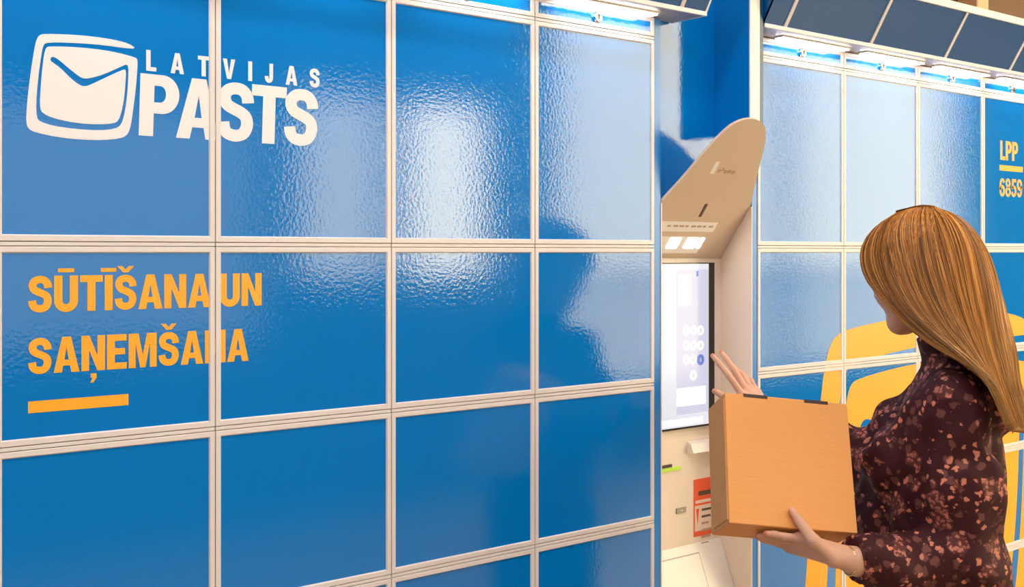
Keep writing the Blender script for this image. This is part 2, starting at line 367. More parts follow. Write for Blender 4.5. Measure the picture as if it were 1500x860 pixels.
# ------------------------------------------------------------------ canopies over the columns
FB = (-0.090, ZTOP + 0.010); FT = (-0.163, ZTOP + 0.136)
def canopy(x0, x1, mull, lamps, label, endl, endr):
    o = empty('canopy', (0, 0, ZTOP), label, 'canopy', 'locker canopies')
    def part(name, me, m):
        q = link(name, me, o, m); q.location = (0, 0, -ZTOP); return q
    part('soffit', boxes('soffit', [(x0, x1, FB[0], 0.025, ZTOP + 0.003, ZTOP + 0.009)]), M['soffit'])
    part('edge_trim', boxes('edge_trim', [(x0, x1, FB[0] - 0.004, FB[0] + 0.004, ZTOP + 0.001, ZTOP + 0.012)], 0.001), M['cream'])
    dy, dz = FT[0] - FB[0], FT[1] - FB[1]
    n = np.array([-dz, dy]); n = n / np.linalg.norm(n)     # outward normal in (y,z): towards the room and down
    th = 0.006
    xs = [x0] + list(mull) + [x1]
    for a, b_ in zip(xs[:-1], xs[1:]):
        a2 = a + (0.006 if a in mull else 0); b2 = b_ - (0.006 if b_ in mull else 0)
        if b2 - a2 < 0.01: continue
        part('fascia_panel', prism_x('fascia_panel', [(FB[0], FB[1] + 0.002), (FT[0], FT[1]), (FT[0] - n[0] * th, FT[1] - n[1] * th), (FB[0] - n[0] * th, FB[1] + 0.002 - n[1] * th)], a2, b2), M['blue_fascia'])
    for mx in mull:
        part('seam_strip', prism_x('seam_strip', [(FB[0] + n[0] * 0.003, FB[1] + n[1] * 0.003 + 0.002), (FT[0] + n[0] * 0.003, FT[1] + n[1] * 0.003), (FT[0] - n[0] * th, FT[1] - n[1] * th), (FB[0] - n[0] * th, FB[1] + 0.002 - n[1] * th)], mx - 0.0058, mx + 0.0058), M['cream'])
    part('top_cap', boxes('top_cap', [(x0, x1, FT[0] - 0.006, FT[0] + 0.03, FT[1], FT[1] + 0.022)], 0.001), M['white'])
    part('top_plate', boxes('top_plate', [(x0, x1, FT[0] + 0.03, 0.025, FT[1] + 0.004, FT[1] + 0.012)]), M['cream_body'])
    for (a, on) in ((x0, endl), (x1, endr)):
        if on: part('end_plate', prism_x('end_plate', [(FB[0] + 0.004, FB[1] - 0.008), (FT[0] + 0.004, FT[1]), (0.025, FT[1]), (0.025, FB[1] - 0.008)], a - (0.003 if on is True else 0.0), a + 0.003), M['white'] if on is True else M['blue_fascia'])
    for (a, b_) in lamps:
        q = part('lamp', boxes('lamp_case', [(a - 0.004, b_ + 0.004, -0.046, -0.014, ZTOP - 0.001, ZTOP + 0.0025)]), M['chrome'])
        link('led_strip', boxes('led_strip', [(a, b_, -0.043, -0.017, ZTOP - 0.004, ZTOP - 0.0012)], 0.0008), q, M['led'])
    return o
def lamp_spans(start, n): return [(start + P * k + 0.055, start + P * k + P - 0.03) for k in range(n)]
canopy(XM1 - 2 * P, XM1 + 3 * P + 0.088, [XM1 + P * k for k in range(-1, 4)], lamp_spans(XM1 - 2 * P, 5), 'slanted blue canopy with strip lights over the lockers left of the kiosk', False, True)
canopy(XR - 0.083, XR + 5 * P, [XR + P * k for k in range(0, 5)], lamp_spans(XR, 5), 'slanted blue canopy with strip lights over the lockers behind the woman', 2, False)

# ------------------------------------------------------------------ the terminal kiosk
KX0, KX1 = XM1 + 3 * P + 0.0006, XR - 0.0006          # bay between the columns
KI0, KI1 = KX0 + 0.026, KX1 - 0.024                   # opening
KC = (KI0 + KI1) / 2
K = empty('parcel_kiosk', (KC, 0, 0), 'cream self-service parcel kiosk with touch screen and pointed hood between the lockers', 'kiosk')
def kp(name, me, m, parent=K, sm=False):
    if sm: smooth(me)
    q = link(name, me, parent, m)
    if parent is K: q.location = (-KC, 0, 0)
    return q
YB = 0.105   # recess depth
ZH0 = 1.585  # foot of the hood
kp('side_frame', boxes('side_frame', [(KX0, KI0 - 0.003, 0.0, 0.5, 0.0, ZTOP)]), M['blue_plain'])
kp('side_frame', boxes('side_frame', [(KI1 + 0.003, KX1, 0.0, 0.5, 0.0, ZTOP)]), M['blue_plain'])
kp('shell', boxes('shell', [(KI0 - 0.003, KI1 + 0.003, YB, YB + 0.02, 0.40, ZH0 + 0.2), (KI0 - 0.003, KI0, -0.002, YB, 0.40, 1.72), (KI1, KI1 + 0.003, -0.002, YB, 0.40, 1.72), (KI0 - 0.003, KI1 + 0.003, 0.0, YB + 0.02, 0.0, 0.40)]), M['kiosk'])
kp('upper_panel', boxes('upper_panel', [(KI0 - 0.003, KI1 + 0.003, 0.03, 0.045, 1.72, ZTOP + 0.35)]), M['blue'])
# fin board beside the hood
FX = 2.300
kp('fin_board', boxes('fin_board', [(FX, FX + 0.036, -0.086, 0.03, 1.90, ZTOP + 0.40)]), M['blue_plain'])
kp('fin_edge', boxes('fin_edge', [(FX - 0.0005, FX + 0.0365, -0.090, -0.086, 1.90, ZTOP + 0.40)]), M['white'])
kp('fin_edge_strip', boxes('fin_edge_strip', [(FX + 0.0365, FX + 0.050, -0.090, -0.070, 1.90, ZTOP + 0.40)]), M['blue_dark'])
# hood: a leaning shield, full width at its foot and pointed at the top
HA = np.array([YB - 0.004, ZH0]); HZ = 1.724; LEAN = (YB - 0.004) / (HZ - ZH0); HT = 1.926
def hood_y(z): return -(z - HZ) * LEAN
n_h = np.array([-1.0, -LEAN]); n_h /= np.linalg.norm(n_h)
rows = []
for z in np.linspace(ZH0, HZ, 6): rows.append((z, (KI1 - KI0) / 2 - 0.001))
for t in list(np.linspace(0.06, .9, 16)) + [.93, .96, .98, .992, 1.0]:
    rows.append((HZ + (HT - HZ) * t, max(0.0001, ((KI1 - KI0) / 2 - 0.001) * float(np.interp(t, [0, .08, .18, .355, .6, .75, .85, .9, .94, .97, .99, 1], [1, .95, .875, .765, .635, .535, .445, .385, .31, .225, .13, 0])))))
v = []; f = []; NC = 10
for off in (0.0, 0.007):
    for (z, w) in rows:
        for c in range(NC + 1):
            x = KC + w * (2 * c / NC - 1)
            v.append((x, hood_y(z) - n_h[0] * off, z - n_h[1] * off))
R_ = len(rows); base = R_ * (NC + 1)
for s in (0, base):
    for r in range(R_ - 1):
        for c in range(NC):
            a = s + r * (NC + 1) + c; f.append((a, a + 1, a + NC + 2, a + NC + 1))
for r in range(R_ - 1):
    for c in (0, NC):
        a = r * (NC + 1) + c; f.append((a, a + NC + 1, a + NC + 1 + base, a + base))
for c in range(NC): f.append((c, c + 1, c + 1 + base, c + base))
hm = mesh_py('hood', v, f); bm = bmesh.new(); bm.from_mesh(hm); bmesh.ops.recalc_face_normals(bm, faces=bm.faces); bm.to_mesh(hm); bm.free()
M['hood'] = mat('hood_shaded_cream', (0.62, 0.49, 0.385), 0.42, bump=(700.0, 0.00006, 1.0))  # kiosk cream with the shade of the leaning face put into the colour
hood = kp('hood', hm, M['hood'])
def on_hood(z, d=0.0008): return (hood_y(z) + n_h[0] * d, z + n_h[1] * d)
def hood_quad(name, xa, xb, za, zb, m, d=0.0010, sh=0.0):
    A0, A1 = on_hood(za, d), on_hood(zb, d); B0, B1 = on_hood(za, -0.0005), on_hood(zb, -0.0005)
    q = hexa(name, [(xa, *A0), (xb, *A0), (xb + sh, *A1), (xa + sh, *A1), (xa, *B0), (xb, *B0), (xb + sh, *B1), (xa + sh, *B1)])
    return link(name, q, hood, m)
def hood_hit(px, py):   # point of the hood plane under a measured position
    d = CR * ((px - 750) / F) + CF + np.array([0, 0, (YV - py) / F])
    # plane: y + (z-HZ)*LEAN = 0
    t = -(CP[1] + (CP[2] - HZ) * LEAN) / (d[1] + d[2] * LEAN)
    return CP + d * t
a = hood_hit(975, 376); b_ = hood_hit(1033, 347)
hood_quad('hood_lamp', KI0 + 0.03, b_[0], ZH0 + 0.012, b_[2], M['tray'], 0.0006)
for cx in (988, 1013, 1032):
    c = hood_hit(cx, 353); hood_quad('hood_spot', c[0] - 0.020, min(c[0] + 0.020, b_[0]), c[2] - 0.018, c[2] + 0.008, M['hood_led'], 0.0016)
a = hood_hit(992, 339); b_ = hood_hit(1052, 326)
hood_quad('label_strip', KI0 + 0.035, b_[0], a[2], b_[2], M['tray'], 0.0006)
c0 = hood_hit(1000, 331)
for i in range(9):
    xa = KI0 + 0.065 + i * 0.022
    if xa + 0.016 < b_[0] - 0.012: hood_quad('print_line', xa, xa + (0.017 if i % 3 else 0.012), c0[2] - 0.0022, c0[2] + 0.0022, M['ink_soft'], 0.0010)
c = hood_hit(1030, 308); hood_quad('camera_slot', c[0] - 0.005, c[0] + 0.005, c[2] - 0.016, c[2] + 0.016, M['ink'], 0.0010)
c = hood_hit(1047, 247)
hood_quad('maker_mark', c[0] - 0.010, c[0] + 0.006, c[2] - 0.012, c[2] + 0.016, M['tray'], 0.0006)
c = hood_hit(1066, 251)
for i, (dx, w, dz) in enumerate(((-0.036, 0.010, 0), (-0.022, 0.006, 0.004), (-0.012, 0.012, -0.001), (0.004, 0.010, 0), (0.018, 0.012, -0.002))):
    hood_quad('maker_lettering', c[0] + dx, c[0] + dx + w, c[2] - 0.004 + dz, c[2] + 0.004 + dz, M['ink_soft'], 0.0008)

# screen on the recess back
s_r = Wy(1047, 500, YB - 0.012)[0]; s_t = Wy(1000, 385, YB - 0.012)[2]; s_b = Wy(1000, 629, YB - 0.012)[2]
s_l = KI0 + 0.004
scr = kp('screen_bezel', boxes('screen_bezel', [(s_l, s_r, YB - 0.012, YB, s_b, s_t)], 0.001), M['black'])
d_r = Wy(1038, 500, YB - 0.0125)[0]; d_l = s_l + 0.004
def sub(name, xa, xb, za, zb, m, lift, parent=scr, yb=YB - 0.0122):
    return link(name, boxes(name, [(xa, xb, yb - lift, yb, za, zb)]), parent, m)
sub('display', d_l, d_r, s_b + 0.006, s_t - 0.003, M['screen'], 0.0006)
def sx(px): return Wy(px, 500, YB - 0.013)[0]
def sz(px, py): return Wy(px, py, YB - 0.013)[2]
sub('display_area', sx(991), d_r - 0.001, sz(1010, 606), sz(1010, 395), M['ui_lilac'], 0.0009)
sub('display_field', sx(991), sx(1034), sz(1012, 594), sz(1012, 567), M['ui_white'], 0.0013)
sub('display_header', sx(993), sx(1012), sz(1000, 448), sz(1000, 402), M['ui_white'], 0.0013)
sub('display_icon', sx(1020), sx(1023), sz(1021, 405), sz(1021, 397), M['ui_blue'], 0.0013)
key_me = cyl_y('key', 0.0135, 0.0, -0.0006, 22); key_me.materials.append(M['ui_key'])
dot_me = cyl_y('key_blue', 0.0145, 0.0, -0.0006, 22); dot_me.materials.append(M['ui_blue'])
mark_me = boxes('key_mark', [(-0.0022, 0.0022, -0.0003, 0, -0.005, 0.005)]); mark_me.materials.append(M['ui_grey'])
for r in range(4):
    for c in range(3):
        if r == 3 and c != 1: continue
        px = 1005.0 + 10.5 * c; py = (484, 506, 527, 550)[r]
        bl = (r == 2 and c == 2)
        q = link('key', dot_me if bl else key_me, scr, loc=(sx(px), YB - 0.0131, sz(px, py)))
        link('key_mark', mark_me, scr, loc=(sx(px), YB - 0.0138, sz(px, py)))
sub('display_footer', d_l + 0.01, sx(1030), sz(1010, 622), sz(1010, 612), M['ui_white'], 0.0009)

def bz(px, py): return Wy(px, py, YB)
a = bz(1007, 663); kp('receipt_slot', prism_x('receipt_slot', [(YB, a[2] + 0.028), (YB - 0.012, a[2] + 0.024), (YB - 0.022, a[2]), (YB, a[2] - 0.003)], a[0], KI1 - 0.02), M['tray'])
a = bz(960, 690); b_ = bz(995, 690)
cr_ = kp('card_reader', boxes('card_reader', [(KI0 + 0.004, b_[0], YB - 0.006, YB, a[2] - 0.006, a[2] + 0.002)], 0.001), M['green'])
link('card_slot', boxes('card_slot', [(KI0 + 0.004, bz(983, 683)[0], YB - 0.004, YB - 0.0004, a[2] + 0.004, a[2] + 0.011)]), cr_, M['dark'])
a = bz(990, 753); b_ = bz(1004, 742)
kl = kp('key_lock', boxes('key_lock', [(a[0], b_[0], YB - 0.004, YB, a[2], b_[2])], 0.001), M['steel'])
link('keyhole', boxes('keyhole', [((a[0] + b_[0]) / 2 - 0.004, (a[0] + b_[0]) / 2 + 0.004, YB - 0.0046, YB - 0.0038, a[2] + 0.006, b_[2] - 0.006)]), kl, M['cream'])
a = bz(1016, 787); b_ = bz(1016, 703); xr_ = a[0] + 0.085
st = kp('notice_sticker', boxes('notice_sticker', [(a[0], xr_, YB - 0.001, YB, a[2], b_[2])]), M['sticker'])
zm = bz(1016, 742)[2]
def stq(nm, xa, xb, za, zb, m): link(nm, boxes(nm, [(xa, xb, YB - 0.0015, YB - 0.0009, za, zb)]), st, m)
stq('sticker_field', a[0] + 0.004, xr_ - 0.004, a[2] + 0.014, zm, M['paper'])
stq('sticker_title', a[0] + 0.018, xr_ - 0.010, zm + 0.026, zm + 0.038, M['ink'])
stq('sticker_subtitle', a[0] + 0.006, xr_ - 0.010, zm + 0.006, zm + 0.014, M['paper'])
for i in range(6): 
    link('sticker_text', boxes('sticker_text', [(a[0] + 0.030, xr_ - 0.012 - 0.008 * (i % 3), YB - 0.0019, YB - 0.0014, zm - 0.016 - i * 0.018, zm - 0.010 - i * 0.018)]), st, M['ink_soft'] if i > 1 else M['ink'])
link('sticker_arrow', mesh_py('arrow', [(a[0] + 0.008, YB - 0.0019, zm - 0.008), (a[0] + 0.020, YB - 0.0019, zm - 0.008), (a[0] + 0.014, YB - 0.0019, zm - 0.05), (a[0] + 0.008, YB - 0.0014, zm - 0.008), (a[0] + 0.020, YB - 0.0014, zm - 0.008), (a[0] + 0.014, YB - 0.0014, zm - 0.05)], [(0, 1, 2), (3, 5, 4), (0, 3, 4, 1), (1, 4, 5, 2), (2, 5, 3, 0)]), st, M['sticker'])
# sloping tray at the foot of the recess
TZ = bz(1000, 800)[2]
ty0, ty1 = YB, -0.015; tz1 = TZ - 0.30
def tray_pt(s): return (ty0 + (ty1 - ty0) * s, TZ + (tz1 - TZ) * s)
t0, t1 = tray_pt(0), tray_pt(1)
xtr = KI1 - 0.0012
tr = kp('tray', hexa('tray', [(KI0, *t0), (xtr, *t0), (xtr, *t1), (KI0, *t1), (KI0, YB, TZ - 0.02), (KI1 - 0.001, YB, TZ - 0.02), (KI1 - 0.001, YB, tz1 - 0.02), (KI0, YB, tz1 - 0.02)]), M['tray'])
nn = np.array([-(TZ - tz1), -(ty0 - ty1)]); nn = nn / np.linalg.norm(nn); nn = np.array([nn[0], -nn[1]])
def tray_plate(nm, xa, xb, sa, sb, lift, m, shift=0.0):
    A, B = np.array(tray_pt(sa)), np.array(tray_pt(sb))
    return link(nm, hexa(nm, [(xa, *(A + nn * lift)), (xb, *(A + nn * lift)), (xb, *(B + nn * lift)), (xa, *(B + nn * lift)), (xa, *(A - nn * 0.002)), (xb, *(A - nn * 0.002)), (xb, *(B - nn * 0.002)), (xa, *(B - nn * 0.002))]), tr, m)
tray_plate('lid_gap', KI0 + 0.075, xtr - 0.095, 0.075, 0.80, 0.0006, M['ink_soft'])
tray_plate('lid', KI0 + 0.0775, xtr - 0.0975, 0.084, 0.79, 0.0012, M['tray'])

# ------------------------------------------------------------------ wall graphics (vinyl on the doors)
T_ = 0.215
def strip(pts, w, close=False):   # a stroke of width w along a polyline: one outline polygon
    p = np.array(pts, float); n = len(p); out_l = []; out_r = []
    for i in range(n):
        a = p[max(i - 1, 0)]; b_ = p[min(i + 1, n - 1)]
        d = (b_ - a) / (np.linalg.norm(b_ - a) + 1e-9); nn_ = np.array([-d[1], d[0]])
        out_l.append(tuple(p[i] + nn_ * w / 2)); out_r.append(tuple(p[i] - nn_ * w / 2))
    return out_l + out_r[::-1]
def catm(pts, k=4):
    p = [np.array(q, float) for q in pts]; p = [2 * p[0] - p[1]] + p + [2 * p[-1] - p[-2]]; out = []
    for i in range(1, len(p) - 2):
        for j in range(k):
            t = j / k
            out.append(tuple(0.5 * (2 * p[i] + (p[i + 1] - p[i - 1]) * t + (2 * p[i - 1] - 5 * p[i] + 4 * p[i + 1] - p[i + 2]) * t * t + (3 * p[i] - p[i - 1] - 3 * p[i + 1] + p[i + 2]) * t ** 3)))
    out.append(tuple(p[-2])); return out
def arc(cx, cy, rx, ry, a0, a1, n=10):
    return [(cx + rx * math.cos(math.radians(a0 + (a1 - a0) * i / n)), cy + ry * math.sin(math.radians(a0 + (a1 - a0) * i / n))) for i in range(n + 1)]
S_C = [(.505, .665), (.485, .78), (.41, .873), (.30, .90), (.19, .873), (.125, .80), (.115, .715), (.155, .62), (.25, .56), (.36, .51), (.46, .44), (.495, .34), (.485, .235), (.425, .135), (.31, .098), (.19, .125), (.12, .205), (.10, .325)]
def ring(cx, cy, rx, ry, w): return [arc(cx, cy, rx, ry, 0, 360, 26)[:-1], arc(cx, cy, rx - w, ry - w, 0, 360, 26)[:-1]]
# glyph: (advance width, [contours-with-holes ...])
GL = {
 'I': (.215, [[[(0, 0), (T_, 0), (T_, 1), (0, 1)]]]),
 'L': (.50, [[[(0, 0), (.50, 0), (.50, .19), (T_, .19), (T_, 1), (0, 1)]]]),
 'T': (.60, [[[(.1925, 0), (.4075, 0), (.4075, .81), (.60, .81), (.60, 1), (0, 1), (0, .81), (.1925, .81)]]]),
 'E': (.55, [[[(0, 0), (.55, 0), (.55, .185), (T_, .185), (T_, .42), (.50, .42), (.50, .60), (T_, .60), (T_, .815), (.54, .815), (.54, 1), (0, 1)]]]),
 'A': (.68, [[[(0, 0), (.225, 1), (.455, 1), (.68, 0), (.465, 0), (.43, .19), (.25, .19), (.215, 0)], [(.283, .35), (.397, .35), (.34, .72)]]]),
 'V': (.66, [[[(0, 1), (.215, 1), (.33, .30), (.445, 1), (.66, 1), (.44, 0), (.22, 0)]]]),
 'N': (.64, [[[(0, 0), (0, 1), (.215, 1), (.435, .42), (.435, 1), (.64, 1), (.64, 0), (.43, 0), (.205, .60), (.205, 0)]]]),
 'M': (.80, [[[(0, 0), (0, 1), (.28, 1), (.40, .36), (.52, 1), (.80, 1), (.80, 0), (.605, 0), (.605, .72), (.475, 0), (.325, 0), (.195, .72), (.195, 0)]]]),
 'U': (.62, [[strip([(.1075, 1), (.1075, .33)] + arc(.31, .30, .2025, .205, 180, 360, 14) + [(.5125, .33), (.5125, 1)], T_)]]),
 'J': (.46, [[strip([(.355, 1), (.355, .30)] + arc(.225, .26, .13, .16, 0, -180, 12) + [(.095, .34)], .20)]]),
 'P': (.60, [[[(0, 0), (T_, 0), (T_, .37), (.34, .37)] + arc(.34, .685, .26, .315, -80, 80, 14) + [(.34, 1), (0, 1)], [(T_, .55), (.31, .55)] + arc(.31, .685, .085, .135, -80, 80, 8) + [(.31, .82), (T_, .82)]]]),
 'S': (.60, [[strip(catm(S_C, 3), .20)]]),
 '6': (.56, [ring(.28, .31, .28, .32, .17), [strip(catm([(.46, .76), (.40, .88), (.28, .915), (.16, .84), (.095, .64), (.085, .36)], 4), .165)]]),
 '9': (.56, [ring(.28, .69, .28, .32, .17), [strip(catm([(.10, .24), (.16, .12), (.28, .085), (.40, .16), (.465, .36), (.475, .64)], 4), .165)]]),
 '8': (.56, [ring(.28, .27, .28, .28, .165), ring(.28, .75, .255, .26, .155)]),
 '5': (.56, [[[(.06, .44), (.23, .46), (.27, .82), (.52, .82), (.52, 1), (.11, 1)]], [strip(catm([(.12, .50), (.26, .565), (.40, .52), (.47, .38), (.44, .19), (.29, .085), (.15, .13), (.09, .27)], 4), .165)]]),
}
MACRON = [[(-.21, 1.09), (.21, 1.09), (.21, 1.20), (-.21, 1.20)]]
CARON = [[(-.07, 1.07), (.07, 1.07), (.23, 1.25), (.09, 1.25), (0, 1.15), (-.09, 1.25), (-.23, 1.25)]]
COMMA = [[(-.07, -.08), (.09, -.08), (.09, -.20), (.0, -.34), (-.08, -.34), (-.02, -.20), (-.07, -.20)]]
ACC = {'Ū': ('U', MACRON), 'Ī': ('I', MACRON), 'Š': ('S', CARON), 'Ņ': ('N', COMMA)}
def lettering(name, txt, xl, xr, zb, zt, parent, m, gap=0.03, thin=1.0, y=-0.0002, shear=0.0, word=0.22):
    # lay the glyphs out in unit coordinates first, then map them onto the wall
    cur = 0.0; lay = []
    for ch in txt:
        if ch == ' ': cur += word; continue
        g, acc = (ACC[ch] if ch in ACC else (ch, None))
        w, cs = GL[g]; lay.append((cur, w, cs, acc)); cur += w + gap
    tot = cur - gap; k = (xr - xl) / tot; hz = zt - zb
    for (c0, w, cs, acc) in lay:
        groups = list(cs) + ([acc] if acc else [])
        v = []; f = []
        for gi, contours in enumerate(groups):
            dx = w / 2 if (acc and gi == len(groups) - 1) else 0.0
            pts = [[(xl + (c0 + dx + q[0]) * k + shear * q[1] * hz, zb + q[1] * hz) for q in ct] for ct in contours]
            tris = tessellate_polygon([[Vector((q[0], q[1], 0)) for q in ct] for ct in pts])
            flat = [q for ct in pts for q in ct]; n0 = len(v); n = len(flat)
            v += [(q[0], y, q[1]) for q in flat] + [(q[0], y - 0.0004, q[1]) for q in flat]
            f += [tuple(n0 + i for i in t) for t in tris] + [tuple(n0 + n + i for i in t) for t in tris]
            o0 = n0
            for ct in pts:
                L_ = len(ct); f += [(o0 + i, o0 + (i + 1) % L_, o0 + (i + 1) % L_ + n, o0 + i + n) for i in range(L_)]; o0 += L_
        me = mesh_py(name, v, f); bm = bmesh.new(); bm.from_mesh(me); bmesh.ops.recalc_face_normals(bm, faces=bm.faces); bm.to_mesh(me); bm.free()
        q = link(name, me, parent, m); q.location = (-parent.location.x, -parent.location.y, -parent.location.z)
EMB = [(592, 212), (560, 190), (500, 173), (400, 158), (300, 150), (200, 147), (172, 151), (159, 170), (150, 205), (135, 300), (122, 400), (115, 480), (113, 530), (121, 558), (150, 575), (250, 596), (350, 607), (450, 609), (520, 602), (549, 590), (565, 560), (575, 500), (590, 380), (597, 290), (597, 262), (590, 250),
       (500, 226), (400, 211), (300, 203), (215, 202), (202, 206), (195, 220), (189, 250), (180, 330), (173, 430), (174, 470), (182, 490), (230, 514), (330, 535), (430, 541), (495, 536), (513, 525), (527, 490), (540, 420), (547, 330), (546, 302),
       (530, 304), (450, 341), (390, 370), (366, 376), (345, 370), (308, 342), (262, 295), (226, 270), (218, 262), (220, 250), (232, 246), (252, 257), (300, 298), (345, 334), (366, 342), (390, 340), (450, 324), (535, 285), (550, 280), (558, 290),
       (557, 340), (552, 420), (540, 500), (526, 543), (500, 560), (430, 567), (330, 561), (230, 547), (172, 528), (159, 510), (156, 450), (165, 340), (180, 232), (188, 195), (202, 186), (250, 184), (350, 188), (450, 196), (540, 209)]
emb = [Wy(x / 2.966, y / 2.966) for x, y in EMB]; emb = [(q[0], q[2]) for q in emb]
def densify(pts):   # rounds the traced outline (corner cutting)
    out = []
    n = len(pts)
    for i in range(n):
        a, b_ = np.array(pts[i]), np.array(pts[(i + 1) % n])
        out += [tuple(a * 0.75 + b_ * 0.25), tuple(a * 0.25 + b_ * 0.75)]
    return out
ex = [q[0] for q in emb]; ez = [q[1] for q in emb]
logo = empty('wall_logo', (min(ex), 0, min(ez)), 'white vinyl envelope emblem with capital lettering on the upper left lockers', 'logo')
q = link('emblem', flat_poly('emblem', densify(emb), -0.0002), logo, M['vinyl_white']); q.location = (-logo.location.x, 0, -logo.location.z)
def Wx(px, py): return Wy(px, py)[0]
def Wz(px, py): return Wy(px, py)[2]
zb = (Wz(214, 102.5) + Wz(466, 129.5)) / 2; zt = (Wz(214, 73) + Wz(466, 101)) / 2
lettering('small_letter', 'LATVIJAS', Wx(214, 100), Wx(468, 110), zb, zt, logo, M['vinyl_white'], 0.72)
zb = (Wz(205, 198) + Wz(450, 214.5)) / 2; zt = (Wz(212, 108) + Wz(450, 131)) / 2
lettering('large_letter', 'PASTS', Wx(203, 150), Wx(464, 170), zb, zt, logo, M['vinyl_white'], -0.035, shear=0.03)
slog = empty('wall_slogan', (Wx(41, 600), 0, Wz(41, 607)), 'orange two-line slogan lettering with underline on the left lockers', 'lettering')
zb = (Wz(45, 458.5) + Wz(381, 447)) / 2; zt = (Wz(45, 405) + Wz(381, 399.5)) / 2
lettering('slogan_letter', 'SŪTĪŠANA UN', Wx(41, 430), Wx(383, 430), zb, zt, slog, M['vinyl_orange'], 0.055)
zb = (Wz(45, 548) + Wz(362, 529)) / 2; zt = (Wz(45, 496) + Wz(362, 481)) / 2
lettering('slogan_letter', 'SAŅEMŠANA', Wx(41, 520), Wx(364, 520), zb, zt, slog, M['vinyl_orange'], 0.055)
zt = (Wz(41, 589.5) + Wz(188, 576)) / 2; zb = (Wz(41, 606.5) + Wz(188, 592.5)) / 2
q = link('underline_bar', boxes('bar', [(Wx(41, 600), Wx(188, 590), -0.0006, -0.0002, zb, zt)]), slog, M['vinyl_orange']); q.location = (-slog.location.x, 0, -slog.location.z)
lpp = empty('locker_number', (Wx(1464, 290), 0, Wz(1464, 288)), 'orange LPP 6859 location lettering on the rightmost lockers', 'lettering')
lettering('letter', 'LPP', Wx(1465, 220), Wx(1491, 220), Wz(1476, 235), Wz(1476, 207), lpp, M['vinyl_orange'], 0.05)
lettering('digit', '6859', Wx(1464, 275), Wx(1497, 275), Wz(1480, 288.5), Wz(1480, 262), lpp, M['vinyl_orange'], 0.05)
q = link('divider_bar', boxes('bar', [(Wx(1464, 247), Wx(1498, 247), -0.0006, -0.0002, Wz(1480, 251), Wz(1480, 243))]), lpp, M['vinyl_orange']); q.location = (-lpp.location.x, 0, -lpp.location.z)
# the same envelope emblem, huge and orange, across the right columns
S6 = 7.2
ref_top = Wy(471 / 2.966, 167 / 2.966); ref_left = Wy(135 / 2.966, 300 / 2.966)
tgt_top = Wy(1482, 451); tgt_left = Wy(1190, 556)
ox = tgt_left[0] - S6 * ref_left[0]; oz = tgt_top[2] - S6 * ref_top[2]
big = [(ox + S6 * a, oz + S6 * b_) for a, b_ in emb]
env = empty('envelope_graphic', (min(a for a, b_ in big), 0, min(b_ for a, b_ in big)), 'huge orange vinyl envelope emblem across the lockers behind the woman', 'graphic')
q = link('emblem_film', flat_poly('emblem_film', densify(densify(big)), -0.0002), env, M['vinyl_orange']); q.location = (-env.location.x, 0, -env.location.z)
#PERSON
# ------------------------------------------------------------------ the cardboard box held by the woman
BM = np.array([[0.98786665, 0.04692407, -0.14804596], [-0.10613254, 0.89991236, -0.42295818], [0.11338147, 0.43353877, 0.89397359]])
BW, BH, BD = 0.267, 0.272, 0.116
def cam2w(v): return CP + CR * v[0] + CF * v[2] + np.array([0, 0, v[1]])
bo = cam2w(np.array([0.4305, -0.537, 2.30]))
ax = [CR * BM[0, i] + CF * BM[2, i] + np.array([0, 0, BM[1, i]]) for i in range(3)]     # width, height, depth directions
BX = Matrix(((ax[0][0], ax[2][0], ax[1][0], bo[0]), (ax[0][1], ax[2][1], ax[1][1], bo[1]), (ax[0][2], ax[2][2], ax[1][2], bo[2]), (0, 0, 0, 1)))
cb = empty('cardboard_box', (0, 0, 0), 'brown corrugated cardboard box held against the side by the blonde woman', 'box'); cb.matrix_world = BX
link('box_body', boxes('box_body', [(0, BW, 0, BD, 0, BH)], 0.0015), cb, M['card'])
for (a, b_) in ((0.040, 0.092), (0.172, 0.224)):
    link('tab_slot', boxes('tab_slot', [(a, b_, -0.0006, 0.006, BH - 0.006, BH + 0.0012)]), cb, M['dark'])
link('side_flap', boxes('side_flap', [(-0.0022, 0.0, 0.004, BD - 0.02, 0.008, BH - 0.012)], 0.0008), cb, M['card'])

# ------------------------------------------------------------------ signed-distance modelling for the figure
def smin(a, b_, k):
    h = np.clip(0.5 + 0.5 * (b_ - a) / k, 0, 1); return b_ + (a - b_) * h - k * h * (1 - h)
def smax(a, b_, k): return -smin(-a, -b_, k)
def cone(p, a, b_, ra, rb):
    a = np.asarray(a); ba = np.asarray(b_) - a; pa = p - a
    t = np.clip(pa @ ba / (ba @ ba), 0, 1)
    d = pa - t[:, None] * ba
    return np.sqrt((d * d).sum(1)) - (ra + (rb - ra) * t)
def ell(p, c, r, R=None):
    q = p - np.asarray(c)
    if R is not None: q = q @ R.T          # rows of R are the local axes
    r = np.asarray(r); k0 = np.sqrt(((q / r) ** 2).sum(1)); k1 = np.sqrt(((q / (r * r)) ** 2).sum(1)) + 1e-9
    return k0 * (k0 - 1) / k1
def ball(p, c, r): return np.sqrt(((p - np.asarray(c)) ** 2).sum(1)) - r
